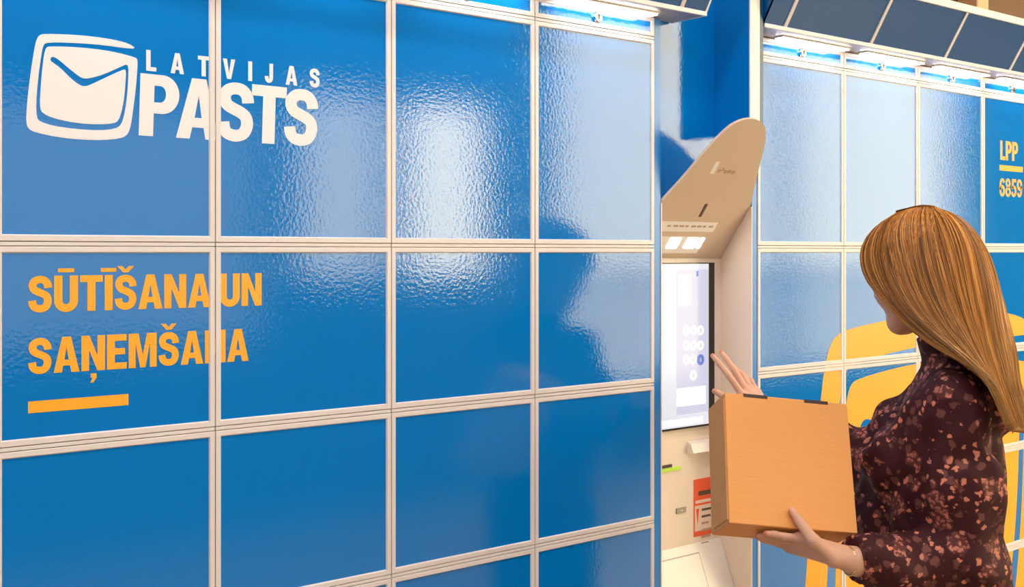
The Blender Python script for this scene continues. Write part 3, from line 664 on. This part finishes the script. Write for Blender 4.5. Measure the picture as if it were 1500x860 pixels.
def net(fn, lo, hi, h, B=8, slack=1.35):
    lo = np.asarray(lo, float); nb = np.ceil((np.asarray(hi) - lo) / (h * B)).astype(int) + 1
    g = np.stack(np.meshgrid(*[np.arange(k) for k in nb], indexing='ij'), -1).reshape(-1, 3)
    cen = lo + (g + 0.5) * B * h
    d = fn(cen); act = np.abs(d) < B * h * 0.87 * slack + 0.004
    G = np.full(nb * B, 1.0, np.float32)
    Gv = G.reshape(nb[0], B, nb[1], B, nb[2], B)
    ia = np.nonzero(~act)[0]; Gv[g[ia, 0], :, g[ia, 1], :, g[ia, 2], :] = np.sign(d[ia])[:, None, None, None]
    off = np.stack(np.meshgrid(*[np.arange(B)] * 3, indexing='ij'), -1).reshape(-1, 3)
    idx = np.nonzero(act)[0]
    for c0 in range(0, len(idx), 600):
        ii = idx[c0:c0 + 600]
        pts = lo + (g[ii][:, None, :] * B + off[None]) * h
        Gv[g[ii, 0], :, g[ii, 1], :, g[ii, 2], :] = fn(pts.reshape(-1, 3)).reshape(len(ii), B, B, B)
    S = G < 0
    mixed = np.zeros(np.array(S.shape) - 1, bool); c8 = [S[i:S.shape[0] - 1 + i, j:S.shape[1] - 1 + j, k:S.shape[2] - 1 + k] for i in (0, 1) for j in (0, 1) for k in (0, 1)]
    al = c8[0].copy(); an = c8[0].copy()
    for q in c8[1:]: al &= q; an |= q
    mixed = an & ~al
    ci = np.argwhere(mixed); vid = np.full(mixed.shape, -1, np.int64); vid[tuple(ci.T)] = np.arange(len(ci))
    acc = np.zeros((len(ci), 3)); cnt = np.zeros(len(ci))
    cor = [(i, j, k) for i in (0, 1) for j in (0, 1) for k in (0, 1)]
    val = {c: G[ci[:, 0] + c[0], ci[:, 1] + c[1], ci[:, 2] + c[2]] for c in cor}
    for c in cor:
        for a_ in range(3):
            if c[a_] == 0:
                e = list(c); e[a_] = 1; e = tuple(e)
                v0, v1 = val[c], val[e]; m = (v0 < 0) != (v1 < 0)
                t = np.where(m, v0 / np.where(m, v0 - v1, 1), 0)
                pt = np.array(c, float)[None].repeat(len(ci), 0); pt[:, a_] += t
                acc[m] += pt[m]; cnt[m] += 1
    V = lo + (ci + acc / cnt[:, None]) * h
    Fs = []
    for a_ in range(3):
        b1, b2 = (a_ + 1) % 3, (a_ + 2) % 3
        sl0 = [slice(None)] * 3; sl1 = [slice(None)] * 3; sl0[a_] = slice(0, -1); sl1[a_] = slice(1, None)
        s0, s1 = S[tuple(sl0)], S[tuple(sl1)]
        e = np.argwhere(s0 != s1)
        e = e[(e[:, b1] > 0) & (e[:, b2] > 0) & (e[:, b1] < S.shape[b1] - 1) & (e[:, b2] < S.shape[b2] - 1)]
        flip = s0[tuple(e.T)]
        def cell(d1, d2):
            q = e.copy(); q[:, b1] -= d1; q[:, b2] -= d2; return vid[tuple(q.T)]
        q = np.stack([cell(1, 1), cell(0, 1), cell(0, 0), cell(1, 0)], 1)
        q[~flip] = q[~flip][:, ::-1]; Fs.append(q)
    Q = np.concatenate(Fs)
    # settle the vertices on the true surface
    e_ = h * 0.5
    for it in range(1):
        d0 = fn(V); gr = np.stack([fn(V + np.eye(3)[i] * e_) - fn(V - np.eye(3)[i] * e_) for i in range(3)], 1) / (2 * e_)
        gr /= np.maximum(np.linalg.norm(gr, axis=1, keepdims=True), 0.5)
        V = V - np.clip(d0, -h, h)[:, None] * gr * 0.8
    return V, Q
def np_mesh(name, V, Q):
    me = bpy.data.meshes.new(name); k = Q.shape[1]
    me.vertices.add(len(V)); me.vertices.foreach_set('co', np.ascontiguousarray(V, np.float32).ravel())
    me.loops.add(Q.size); me.loops.foreach_set('vertex_index', np.ascontiguousarray(Q, np.int32).ravel())
    me.polygons.add(len(Q)); me.polygons.foreach_set('loop_start', np.arange(0, Q.size, k, dtype=np.int32))
    me.polygons.foreach_set('use_smooth', np.ones(len(Q), bool))
    me.update(calc_edges=True); me.validate(); return me
def set_col(me, C):
    at = me.color_attributes.new('Col', 'FLOAT_COLOR', 'POINT')
    at.data.foreach_set('color', np.concatenate([C, np.ones((len(C), 1))], 1).astype(np.float32).ravel())

# ---- pose (metres, world axes)
def az(deg, pitch=0.0):
    a = math.radians(deg); fw = np.array([math.sin(a), math.cos(a), 0.0]); rt = np.array([math.cos(a), -math.sin(a), 0.0]); up = np.array([0, 0, 1.0])
    c, s_ = math.cos(math.radians(pitch)), math.sin(math.radians(pitch))
    return rt, fw * c - up * s_, up * c + fw * s_
TR, TF, TU = az(-12)                      # torso: right, forward, up
HR, HF, HU = az(2, 11)                    # head, bowed
HRm = np.stack([HR, HF, HU])
HS = 1.03
HC = U(1346, 396, 2.49)                   # head centre (between the ears)
TC = U(1386, 700, 2.45); TC[2] = 0.0      # ground point under the trunk
def B_(r, f, z): return TC + TR * r + TF * f + np.array([0, 0, z])
def Hd(r, f, u): return HC + (HR * r + HF * f + HU * u) * HS
NB = U(1408, 527, 2.44)                   # base of the neck
SHL, ELL, WRL = U(1396, 590, 2.35), U(1416, 822, 2.345), U(1258, 823, 2.28)
SHR, ELR, WRR = U(1394, 562, 2.545), U(1288, 679, 2.62), U(1120, 606, 2.79)
def bxp(x, y, z): return bo + ax[0] * x + ax[2] * y + ax[1] * z      # point in the box's own axes
# left hand: palm up under the box, thumb up its front face
def face_pt(px, py, off):                  # a point on the box front, lifted by off
    d = CR * ((px - 750) / F) + CF + np.array([0, 0, (YV - py) / F]); n = -ax[2]
    t = ((bo - CP) @ n + off) / (d @ n); return CP + d * t
def under_pt(x, y, off): return bxp(x, y, -off)
KN = [under_pt(0.150, 0.012 + 0.021 * i, 0.016 + 0.002 * i) for i in range(4)]
LF = []
for i, ln in enumerate((0.070, 0.078, 0.072, 0.056)):
    k = KN[i]; x0 = 0.150; y0 = 0.012 + 0.021 * i
    LF.append([k, under_pt(x0 - ln * 0.47, y0 + 0.001, 0.0150), under_pt(x0 - ln * 0.77, y0 + 0.002, 0.0115), under_pt(x0 - ln, y0 + 0.002, 0.0115)])
LT = [U(1222, 818, 2.275), U(1192, 792, 2.268), face_pt(1171, 764, 0.0105), face_pt(1160, 748, 0.0095)]
LPALM = [(WRL, 0.027), (U(1228, 818, 2.30), 0.028)]
# right hand reaching for the screen
RF = [[U(1087, 578, 2.815), U(1068, 551, 2.83), U(1054, 533, 2.85), U(1044, 521, 2.865)],
      [U(1092, 570, 2.84), U(1075, 541, 2.86), U(1064, 526, 2.88), U(1056, 516, 2.895)],
      [U(1100, 571, 2.86), U(1088, 549, 2.885), U(1080, 543, 2.905), U(1076, 549, 2.915)],
      [U(1109, 575, 2.872), U(1100, 558, 2.895), U(1094, 555, 2.91), U(1091, 561, 2.915)]]
RT_ = [U(1108, 598, 2.79), U(1084, 589, 2.795), U(1063, 582, 2.805), U(1047, 573, 2.815)]
FR = [(.0088, .0078, .0072, .0060), (.0090, .0080, .0073, .0061), (.0087, .0077, .0070, .0058), (.0078, .0068, .0062, .0052)]
TRD = (.0120, .0105, .0092, .0070)
def chain(p, J, R, k=0.004):
    d = cone(p, J[0], J[1], R[0], R[1])
    for i in range(1, len(J) - 1): d = smin(d, cone(p, J[i], J[i + 1], R[i], R[i + 1]), k)
    return d
def left_hand(p):
    d = cone(p, ELL, WRL, 0.040, 0.0235)
    c = sum(KN) / 4.0
    hp = cone(p, WRL, KN[0], 0.022, 0.0125)
    for i in (1, 2, 3): hp = smin(hp, cone(p, WRL, KN[i], 0.021, 0.0115), 0.010)
    hp = smin(hp, cone(p, WRL, LT[0], 0.020, 0.017), 0.012); hp = smin(hp, cone(p, LT[0], LT[1], 0.0165, 0.0115), 0.010)
    hp = smin(hp, cone(p, LT[1], KN[0], 0.0075, 0.0085), 0.012)
    d = smin(d, hp, 0.018)
    d = smin(d, chain(p, LT[1:], (.0115, .0100, .0072)), 0.006)
    for i in range(4): d = smin(d, chain(p, LF[i], FR[i]), 0.004)
    return d
def right_hand(p):
    d = cone(p, ELR, WRR, 0.040, 0.0235); hp = None
    for i in range(4):
        q = cone(p, WRR, RF[i][0], 0.0195, 0.0120); hp = q if hp is None else smin(hp, q, 0.010)
    hp = smin(hp, cone(p, WRR, RT_[0], 0.018, 0.015), 0.012)
    d = smin(d, hp, 0.018); d = smin(d, chain(p, RT_, TRD), 0.006)
    for i in range(4): d = smin(d, chain(p, RF[i], FR[i]), 0.004)
    return d
def head(p):
    q = ((p - HC) @ HRm.T) / HS
    qa = q.copy(); qa[:, 0] = np.abs(qa[:, 0])          # the face is symmetric
    d = ell(q, (0, -.014, .034), (.074, .094, .084))
    d = smin(d, ell(q, (0, .030, -.030), (.060, .060, .086)), .03)
    d = smin(d, ball(q, (0, .060, -.098), .022), .025)
    d = smin(d, cone(qa, (.050, .000, -.062), (.012, .062, -.103), .018, .016), .03)
    d = smin(d, ball(qa, (.036, .056, -.036), .026), .03)
    d = smin(d, cone(qa, (.010, .080, .018), (.042, .068, .016), .010, .009), .015)
    d = smax(d, -ball(qa, (.031, .098, -.002), .017), .012)
    d = smin(d, ell(qa, (.031, .076, -.003), (.0145, .011, .0105)), .004)
    d = smin(d, cone(q, (0, .086, .004), (0, .106, -.036), .0075, .0105), .010)
    d = smin(d, ball(qa, (.0105, .093, -.040), .0085), .006)
    d = smin(d, cone(qa, (.000, .0905, -.0625), (.020, .082, -.066), .0062, .0038), .005)
    d = smin(d, cone(qa, (.000, .0905, -.0730), (.017, .082, -.070), .0072, .0040), .005)
    d = smax(d, -cone(qa, (0, .101, -.0675), (.022, .089, -.0675), .0014, .0010), .003)
    e = ell(qa, (.076, -.008, -.018), (.0075, .017, .030)); e = smax(e, -ell(qa, (.083, -.004, -.016), (.006, .010, .020)), .004)
    d = smin(d, e, .008)
    return d * HS
def body(p):
    out = np.full(len(p), 9.0)
    def grp(fn, c, r):
        m = ((p - c) ** 2).sum(1) < r * r
        dist = np.sqrt(((p - c) ** 2).sum(1)) - r
        res_ = np.where(m, 9.0, dist + 0.10)
        if m.any(): res_[m] = fn(p[m])
        return res_
    def trunk(p):
        d = ell(p - TC, TU * 1.17 + TF * 0.0, (.140, .098, .165), np.stack([TR, TF, TU]))
        d = smin(d, ell(p - TC, TU * .98, (.116, .085, .14), np.stack([TR, TF, TU])), .06)
        d = smin(d, ell(p - TC, TU * .845 - TF * .012, (.160, .112, .125), np.stack([TR, TF, TU])), .07)
        for s_ in (-1, 1): d = smin(d, ball(p, B_(.068 * s_, .082, 1.165), .052), .03)
        d = smin(d, cone(p, SHL, NB - np.array([0, 0, .035]), .047, .055), .05); d = smin(d, cone(p, SHR, NB - np.array([0, 0, .035]), .047, .055), .05)
        d = smin(d, cone(p, NB - np.array([0, 0, .05]), Hd(0, -.022, -.055), .060, .0495), .035)
        for s_ in (-1, 1):
            d = smin(d, cone(p, B_(.085 * s_, 0, .80), B_(.085 * s_, .015, .46), .082, .056), .03)
            d = smin(d, cone(p, B_(.085 * s_, .015, .46), B_(.09 * s_, -.01, .07), .054, .036), .02)
            d = smin(d, cone(p, B_(.09 * s_, -.02, .045), B_(.10 * s_, .13, .025), .032, .022), .02)
        return d
    d = trunk(p)
    d = smin(d, cone(p, SHL, ELL, .045, .038), .03); d = smin(d, cone(p, SHR, ELR, .045, .038), .03)
    d = smin(d, grp(head, HC, .22), .018)
    d = smin(d, grp(left_hand, (ELL + KN[0]) / 2, .30), .006)
    d = smin(d, grp(right_hand, (ELR + RF[0][3]) / 2, .36), .006)
    return d
lo = TC + np.array([-.42, -.32, 0.0]); hi = TC + np.array([.32, .72, 1.76])
allj = np.array([SHL, ELL, WRL, SHR, ELR, WRR] + LF[1] + RF[0] + RF[1] + LT)
lo = np.minimum(lo, allj.min(0) - .06); hi = np.maximum(hi, allj.max(0) + .06); lo[2] = -0.004; hi[2] = 1.72
V, Q = net(body, lo, hi, 0.0035)
PER = empty('person', tuple(TC), 'woman with long blonde hair in a dark floral blouse, reaching for the kiosk screen', 'person')
bme = np_mesh('body', V - TC, Q)
Csk = np.tile(np.array([[0.66, 0.385, 0.275]]), (len(V), 1))
def paint(C, centre, r, col, soft=0.4, R=None, rr=None):
    d = np.sqrt((((V - centre) @ (R.T if R is not None else np.eye(3)) / (np.asarray(rr) if rr is not None else r)) ** 2).sum(1))
    w = np.clip((1 - d) / soft, 0, 1)[:, None]; C[:] = C * (1 - w) + np.array(col) * w
for s_ in (-1, 1):
    paint(Csk, Hd(.042 * s_, .058, -.035), .026, (0.70, 0.34, 0.25), 1.0)
    paint(Csk, Hd(.030 * s_, .084, .019), .02, (0.20, 0.11, 0.055), .3, HRm, (.020, .016, .0042))
paint(Csk, Hd(0, .090, -.067), .02, (0.55, 0.16, 0.14), .35, HRm, (.024, .020, .0125))
NAIL = (0.62, 0.20, 0.17)
for J in LF + RF:
    a = J[3] - J[2]; a = a / np.linalg.norm(a); paint(Csk, J[3] + a * .004 + np.array([0, 0, .002]), .0075, (0.70, 0.33, 0.26), .6)
for J in RF[:2] + [RT_]: paint(Csk, J[3] + np.array([0, 0, .004]) - CF * .003, .0058, NAIL, .4)
paint(Csk, LF[0][3] - CF * .005 + ax[0] * -.003, .0065, NAIL, .4)
paint(Csk, LT[3] - CF * .006 + np.array([0, 0, .002]), .0062, (0.72, 0.40, 0.33), .4)
set_col(bme, Csk)
link('body', bme, PER, M['skin'])
for s_ in (-1, 1):
    em = bpy.data.meshes.new('eye'); bm = bmesh.new(); bmesh.ops.create_uvsphere(bm, u_segments=20, v_segments=12, radius=.0112)
    for fc in bm.faces:
        fc.smooth = True
        if fc.calc_center_median().z > .0095: fc.material_index = 1
    bm.to_mesh(em); bm.free(); em.materials.append(M['eye_white']); em.materials.append(M['iris'])
    eo = link('eye', em, PER); c = Hd(.031 * s_, .0775, -.0045) - TC
    zax = HF * .85 - HU * .5; zax /= np.linalg.norm(zax); xax = HR; yax = np.cross(zax, xax)
    eo.matrix_basis = Matrix(((xax[0], yax[0], zax[0], c[0]), (xax[1], yax[1], zax[1], c[1]), (xax[2], yax[2], zax[2], c[2]), (0, 0, 0, 1)))

# ---- blouse
def folds(p):
    a = p @ TR; b_ = p @ TF; z = p[:, 2]
    w = .010 * np.sin(23 * z + 9 * a) + .006 * np.sin(40 * z - 17 * b_)
    n = np.sin(70 * (a + w * 1.6) + 12 * z) * .45 + np.sin(46 * (b_ + w * 2.0) - 20 * z + 1.3) * .55 + .35 * np.sin(95 * (z * .55 + b_ * .8 + w) + 30 * a)
    return n
SLE = U(1250, 822, 2.284)                       # left cuff edge
def blouse(p):
    R3 = np.stack([TR, TF, TU]); q = p - TC
    d = ell(q, TU * 1.165, (.150, .112, .180), R3)
    d = smin(d, ell(q, TU * .97 + TF * .005, (.142, .112, .20), R3), .07)
    d = smin(d, ell(q, TU * .835 - TF * .01, (.176, .128, .14), R3), .06)
    for s_ in (-1, 1): d = smin(d, ball(p, B_(.066 * s_, .090, 1.155), .062), .05)
    nb = NB - np.array([0, 0, .03])
    d = smin(d, cone(p, SHL, nb, .056, .060), .05); d = smin(d, cone(p, SHR, nb, .056, .060), .05)
    top = Hd(0, -.022, -.055); axn = (top - NB) / np.linalg.norm(top - NB)
    collar = cone(p, NB - axn * .085, NB + axn * .09, .090, .064)
    collar = smax(collar, (p - NB) @ axn - .074, .004)
    body_n = d
    fo = folds(p)
    ml = ELL + (WRL - ELL) * .10
    sl = smin(cone(p, SHL, SHL * .45 + ELL * .55, .062, .076), cone(p, SHL * .45 + ELL * .55, ELL, .078, .070), .03)
    cu = cone(p, ELL, SLE + (SLE - ELL) * .05, .070, .047)
    axl = (SLE - ELL) / np.linalg.norm(SLE - ELL); cu = smax(cu, (p - SLE) @ axl, .003)
    sl = smin(sl, cu, .03)
    sr = smin(cone(p, SHR, SHR * .4 + ELR * .6, .062, .070), cone(p, SHR * .4 + ELR * .6, ELR, .070, .064), .03)
    sr = smin(sr, cone(p, U(1314, 700, 2.54), U(1310, 815, 2.50), .088, .091), .04)
    SRE = ELR + (WRR - ELR) * .88; axr = (WRR - ELR) / np.linalg.norm(WRR - ELR)
    cr = smax(cone(p, ELR, WRR, .062, .036), (p - SRE) @ axr, .003); sr = smin(sr, cr, .03)
    d = smin(smin(d, sr, .022), sl, .007)
    d = d - fo * .0075 * np.clip((1.40 - p[:, 2]) / .12, .25, 1)
    d = smin(d, collar, .012)
    return smax(d, .79 - p[:, 2], .004)
jl = np.array([SHL, ELL, SLE, SHR, ELR, WRR, NB]); lo = np.minimum(jl.min(0) - .10, TC + np.array([-.22, -.2, .78])); hi = np.maximum(jl.max(0) + .10, TC + np.array([.22, .25, 1.3])); lo[2] = .77
V2, Q2 = net(blouse, lo, hi, 0.0042, slack=1.7)
link('blouse', np_mesh('blouse', V2 - TC, Q2), PER, M['floral'])
# ---- trousers, shoes
def pants(p):
    d = ell(p - TC, TU * .845 - TF * .012, (.168, .120, .135), np.stack([TR, TF, TU]))
    for s_ in (-1, 1):
        d = smin(d, cone(p, B_(.088 * s_, 0, .79), B_(.088 * s_, .015, .46), .094, .072), .03)
        d = smin(d, cone(p, B_(.088 * s_, .015, .46), B_(.093 * s_, -.01, .05), .071, .062), .02)
    return smax(smax(d, p[:, 2] - .92, .004), .055 - p[:, 2], .004)
V3, Q3 = net(pants, TC + np.array([-.26, -.2, .03]), TC + np.array([.26, .2, .96]), 0.009)
link('trousers', np_mesh('trousers', V3 - TC, Q3), PER, M['trousers'])
for s_ in (-1, 1):
    def shoe(p, s_=s_):
        d = smin(cone(p, B_(.09 * s_, -.035, .045), B_(.102 * s_, .135, .028), .043, .034), cone(p, B_(.09 * s_, -.02, .05), B_(.09 * s_, -.015, .10), .043, .040), .03)
        return smax(d, .002 - p[:, 2], .004)
    c = B_(.095 * s_, .05, 0)
    V4, Q4 = net(shoe, c + np.array([-.16, -.18, -.02]), c + np.array([.16, .2, .16]), 0.006)
    link('shoe', np_mesh('shoe', V4 - TC, Q4), PER, M['shoe'])
# bracelet at the left cuff
def torus(name, c, axis, R, r, n=40, m=10):
    axis = axis / np.linalg.norm(axis); u = np.cross(axis, [0, 0, 1.0]); u /= np.linalg.norm(u); w = np.cross(axis, u); v = []; f = []
    for i in range(n):
        a = 2 * math.pi * i / n; d = u * math.cos(a) + w * math.sin(a)
        for j in range(m):
            b_ = 2 * math.pi * j / m; v.append(c + d * (R + r * math.cos(b_)) + axis * r * math.sin(b_))
    for i in range(n):
        for j in range(m): f.append((i * m + j, ((i + 1) % n) * m + j, ((i + 1) % n) * m + (j + 1) % m, i * m + (j + 1) % m))
    return smooth(mesh_py(name, v, f))
axl = (WRL - ELL) / np.linalg.norm(WRL - ELL)
link('bracelet', torus('bracelet', SLE + axl * .010 - TC, axl, .0262, .0030), PER, M['gold'])

# ---- hair: guide curves around the head, then thousands of strands between them
def on_side(px, py, l):          # point under a measured position at distance l to her left of the head's mid-plane
    d = CR * ((px - 750) / F) + CF + np.array([0, 0, (YV - py) / F]); t = ((HC - CP) @ HR - l) / (d @ HR); return CP + d * t
GU = [  # from the face edge to the back of the head
 [(1318, 309, -.006), (1280, 336, .046), (1262, 368, .066), (1267, 404, .078), (1294, 440, .084), (1338, 483, .090), (1378, 511, .097), (1440, 547, .098), (1474, 618, .088)],
 [(1328, 306, -.004), (1296, 328, .053), (1284, 372, .080), (1298, 418, .091), (1324, 456, .096), (1364, 492, .101), (1408, 522, .104), (1452, 562, .100), (1478, 622, .090)],
 [(1340, 303, -.004), (1318, 325, .054), (1316, 372, .085), (1332, 424, .097), (1356, 464, .101), (1392, 500, .103), (1428, 534, .103), (1460, 572, .097), (1480, 625, .088)],
 [(1352, 301, -.004), (1346, 325, .052), (1350, 376, .085), (1366, 428, .096), (1388, 472, .098), (1416, 512, .099), (1444, 548, .097), (1468, 585, .091), (1482, 627, .083)],
 [(1362, 301, -.003), (1370, 324, .042), (1384, 374, .073), (1398, 428, .082), (1414, 476, .085), (1434, 520, .086), (1455, 560, .085), (1472, 598, .079), (1483, 628, .073)],
 [(1368, 302, -.002), (1390, 321, .024), (1408, 362, .041), (1420, 418, .048), (1432, 474, .052), (1446, 524, .055), (1460, 566, .055), (1473, 602, .052), (1483, 628, .048)]]
TN = 26
def resample(pts, n):
    c = np.array(catm([tuple(q) for q in pts], 12)); s = np.r_[0, np.cumsum(np.linalg.norm(np.diff(c, axis=0), axis=1))]; s /= s[-1]
    t = np.linspace(0, 1, n); return np.stack([np.interp(t, s, c[:, k]) for k in range(3)], 1)
near = [np.array([on_side(*q) for q in g]) for g in GU]
far = []
for g in near:
    r = (g - HC) @ HR; q = g - 2 * r[:, None] * HR
    bk = near[-1] - 2 * ((near[-1] - HC) @ HR)[:, None] * HR * .6
    w_ = np.clip((np.arange(9) - 3) / 3.5, 0, .93)[:, None]; far.append(q * (1 - w_) + bk * w_)
guides = [resample(g, TN) for g in near] + [resample(g, TN) for g in far[::-1]]
GA = np.array(guides)                       # (12, TN, 3), near face edge .. back .. far face edge
gpos = np.array([0, .1, .2, .3, .4, .48, .52, .6, .7, .8, .9, 1.0])
def guide_at(a):                            # smooth interpolation across the guides
    a = np.clip(a, 0, 1); i = np.clip(np.searchsorted(gpos, a) - 1, 0, len(gpos) - 2)
    t = (a - gpos[i]) / (gpos[i + 1] - gpos[i]); i0 = np.maximum(i - 1, 0); i3 = np.minimum(i + 2, len(gpos) - 1)
    t = t[:, None, None]; p0, p1, p2, p3 = GA[i0], GA[i], GA[i + 1], GA[i3]
    return 0.5 * (2 * p1 + (p2 - p0) * t + (2 * p0 - 5 * p1 + 4 * p2 - p3) * t * t + (3 * p1 - p0 - 3 * p2 + p3) * t ** 3)
AXIS = np.stack([HC + (NB - HC) * t * 1.0 for t in np.linspace(-.35, 2.2, TN)])
AXIS[:, :] += -HF * .02
def outward(C):                             # direction away from the middle of the hair mass
    d = C - AXIS[None]; return d / np.linalg.norm(d, axis=2, keepdims=True)
NS = 6500
aa = np.concatenate([RNG.uniform(0, .56, int(NS * .72)), RNG.uniform(.5, 1.0, NS - int(NS * .72))])
Cc = guide_at(aa); Ov = outward(Cc)
dep = -.010 * RNG.random(NS) ** 1.3 + .0035 * RNG.random(NS) ** 3
tt = np.linspace(0, 1, TN)[None, :]
lat = np.gradient(Cc, axis=1); lat = np.cross(lat, Ov); lat /= np.linalg.norm(lat, axis=2, keepdims=True) + 1e-9
ph = RNG.uniform(0, 6.28, NS)[:, None]; amp = RNG.normal(0, .0022, NS)[:, None]
clump = np.sin(aa * 95)[:, None] * .0022 + np.sin(aa * 41 + 1.0)[:, None] * .0030
end = 1 - RNG.random(NS)[:, None] ** 2.5 * .20
Cc = Cc + Ov * ((dep[:, None] + clump * tt ** .6) * np.minimum(1, tt * 5 + .02))[..., None] + lat * (amp * tt + .0016 * np.sin(ph + tt * 7))[..., None]
# taper the length a little so the ends do not form one line
ts = tt * end; idx = ts * (TN - 1); i0 = np.clip(idx.astype(int), 0, TN - 2); fr = (idx - i0)[..., None]
Cc = np.take_along_axis(Cc, i0[..., None].repeat(3, 2), 1) * (1 - fr) + np.take_along_axis(Cc, (i0 + 1)[..., None].repeat(3, 2), 1) * fr
dh = head(Cc.reshape(-1, 3)).reshape(NS, TN); need = .004 + .006 * RNG.random(NS)[:, None]
for it in range(2):
    gq = np.stack([head((Cc + np.eye(3)[i] * .002).reshape(-1, 3)) - head((Cc - np.eye(3)[i] * .002).reshape(-1, 3)) for i in range(3)], 1).reshape(NS, TN, 3)
    gq /= np.linalg.norm(gq, axis=2, keepdims=True) + 1e-9
    dh = head(Cc.reshape(-1, 3)).reshape(NS, TN); Cc = Cc + gq * np.clip(need - dh, 0, .03)[..., None]
tan = np.gradient(Cc, axis=1); tan /= np.linalg.norm(tan, axis=2, keepdims=True) + 1e-9
n1 = np.cross(tan, np.roll(Ov, 0, 0)); n1 /= np.linalg.norm(n1, axis=2, keepdims=True) + 1e-9; n2 = np.cross(tan, n1)
rad = (.00060 + .0005 * RNG.random(NS))[:, None] * (1 - .55 * tt ** 3)
ring_ = [Cc + (n1 * math.cos(k * 2.0944) + n2 * math.sin(k * 2.0944)) * rad[..., None] for k in range(3)]
HV = np.stack(ring_, 2).reshape(-1, 3)      # strand, t, side
si, ti, ki = np.meshgrid(np.arange(NS), np.arange(TN - 1), np.arange(3), indexing='ij')
def vi(s, t, k): return (s * TN + t) * 3 + k % 3
HQ = np.stack([vi(si, ti, ki), vi(si, ti, ki + 1), vi(si, ti + 1, ki + 1), vi(si, ti + 1, ki)], -1).reshape(-1, 4)
tone = RNG.random(NS); tone = .60 * tone + .40 * (.5 + .5 * np.sin(aa * 330 + np.sin(aa * 67) * 3)); tone = np.clip((tone - .5) * 1.35 + .45, 0, 1)
c_dk, c_md, c_lt = np.array([.130, .042, .006]), np.array([.420, .155, .024]), np.array([.780, .390, .100])
cs = np.where(tone[:, None] < .5, c_dk + (c_md - c_dk) * tone[:, None] * 2, c_md + (c_lt - c_md) * (tone[:, None] - .5) * 2)
tip = (np.linspace(0, 1, TN) ** 2.0 * .45)[None, :, None]
HCc = cs[:, None, :] * (1 - tip) + np.array([.74, .46, .18]) * tip
hme = np_mesh('hair', HV - TC, HQ); set_col(hme, np.repeat(HCc.reshape(-1, 3), 3, 0))
hair = link('hair', hme, PER, M['hair']); hair['kind'] = 'stuff'
# the dense under-layer that closes the hair mass
ga = np.linspace(0, 1, 70); G0 = guide_at(ga); O0 = outward(G0)
clp = (np.sin(ga * 95)[:, None] * .0022 + np.sin(ga * 41 + 1.0)[:, None] * .0030)
outer = G0 + O0 * (((clp - .007) * np.minimum(1, tt * 5 + .3))[..., None]); 
for it in range(2):
    sh_ = outer.shape
    gq = np.stack([head((outer + np.eye(3)[i] * .002).reshape(-1, 3)) - head((outer - np.eye(3)[i] * .002).reshape(-1, 3)) for i in range(3)], 1).reshape(sh_)
    gq /= np.linalg.norm(gq, axis=2, keepdims=True) + 1e-9
    dh = head(outer.reshape(-1, 3)).reshape(sh_[:2]); outer = outer + gq * np.clip(.0035 - dh, 0, .03)[..., None]
inner = outer - O0 * .010
na = len(ga); UV = np.concatenate([outer.reshape(-1, 3), inner.reshape(-1, 3)]); off = na * TN
ii, jj = np.meshgrid(np.arange(na - 1), np.arange(TN - 1), indexing='ij'); a0 = (ii * TN + jj).ravel()
qo = np.stack([a0, a0 + TN, a0 + TN + 1, a0 + 1], 1); qi = qo[:, ::-1] + off; ed = []
for i in (0, na - 1):
    for j in range(TN - 1): ed.append((i * TN + j, i * TN + j + 1, i * TN + j + 1 + off, i * TN + j + off))
for i in range(na - 1):
    for j in (0, TN - 1): ed.append((i * TN + j, (i + 1) * TN + j, (i + 1) * TN + j + off, i * TN + j + off))
ume = np_mesh('hair_underlayer', UV - TC, np.concatenate([qo, qi, np.array(ed)]))
uc = np.tile(np.array([.30, .115, .022]), (len(UV), 1)); set_col(ume, uc)
link('hair_underlayer', ume, PER, M['hair'])
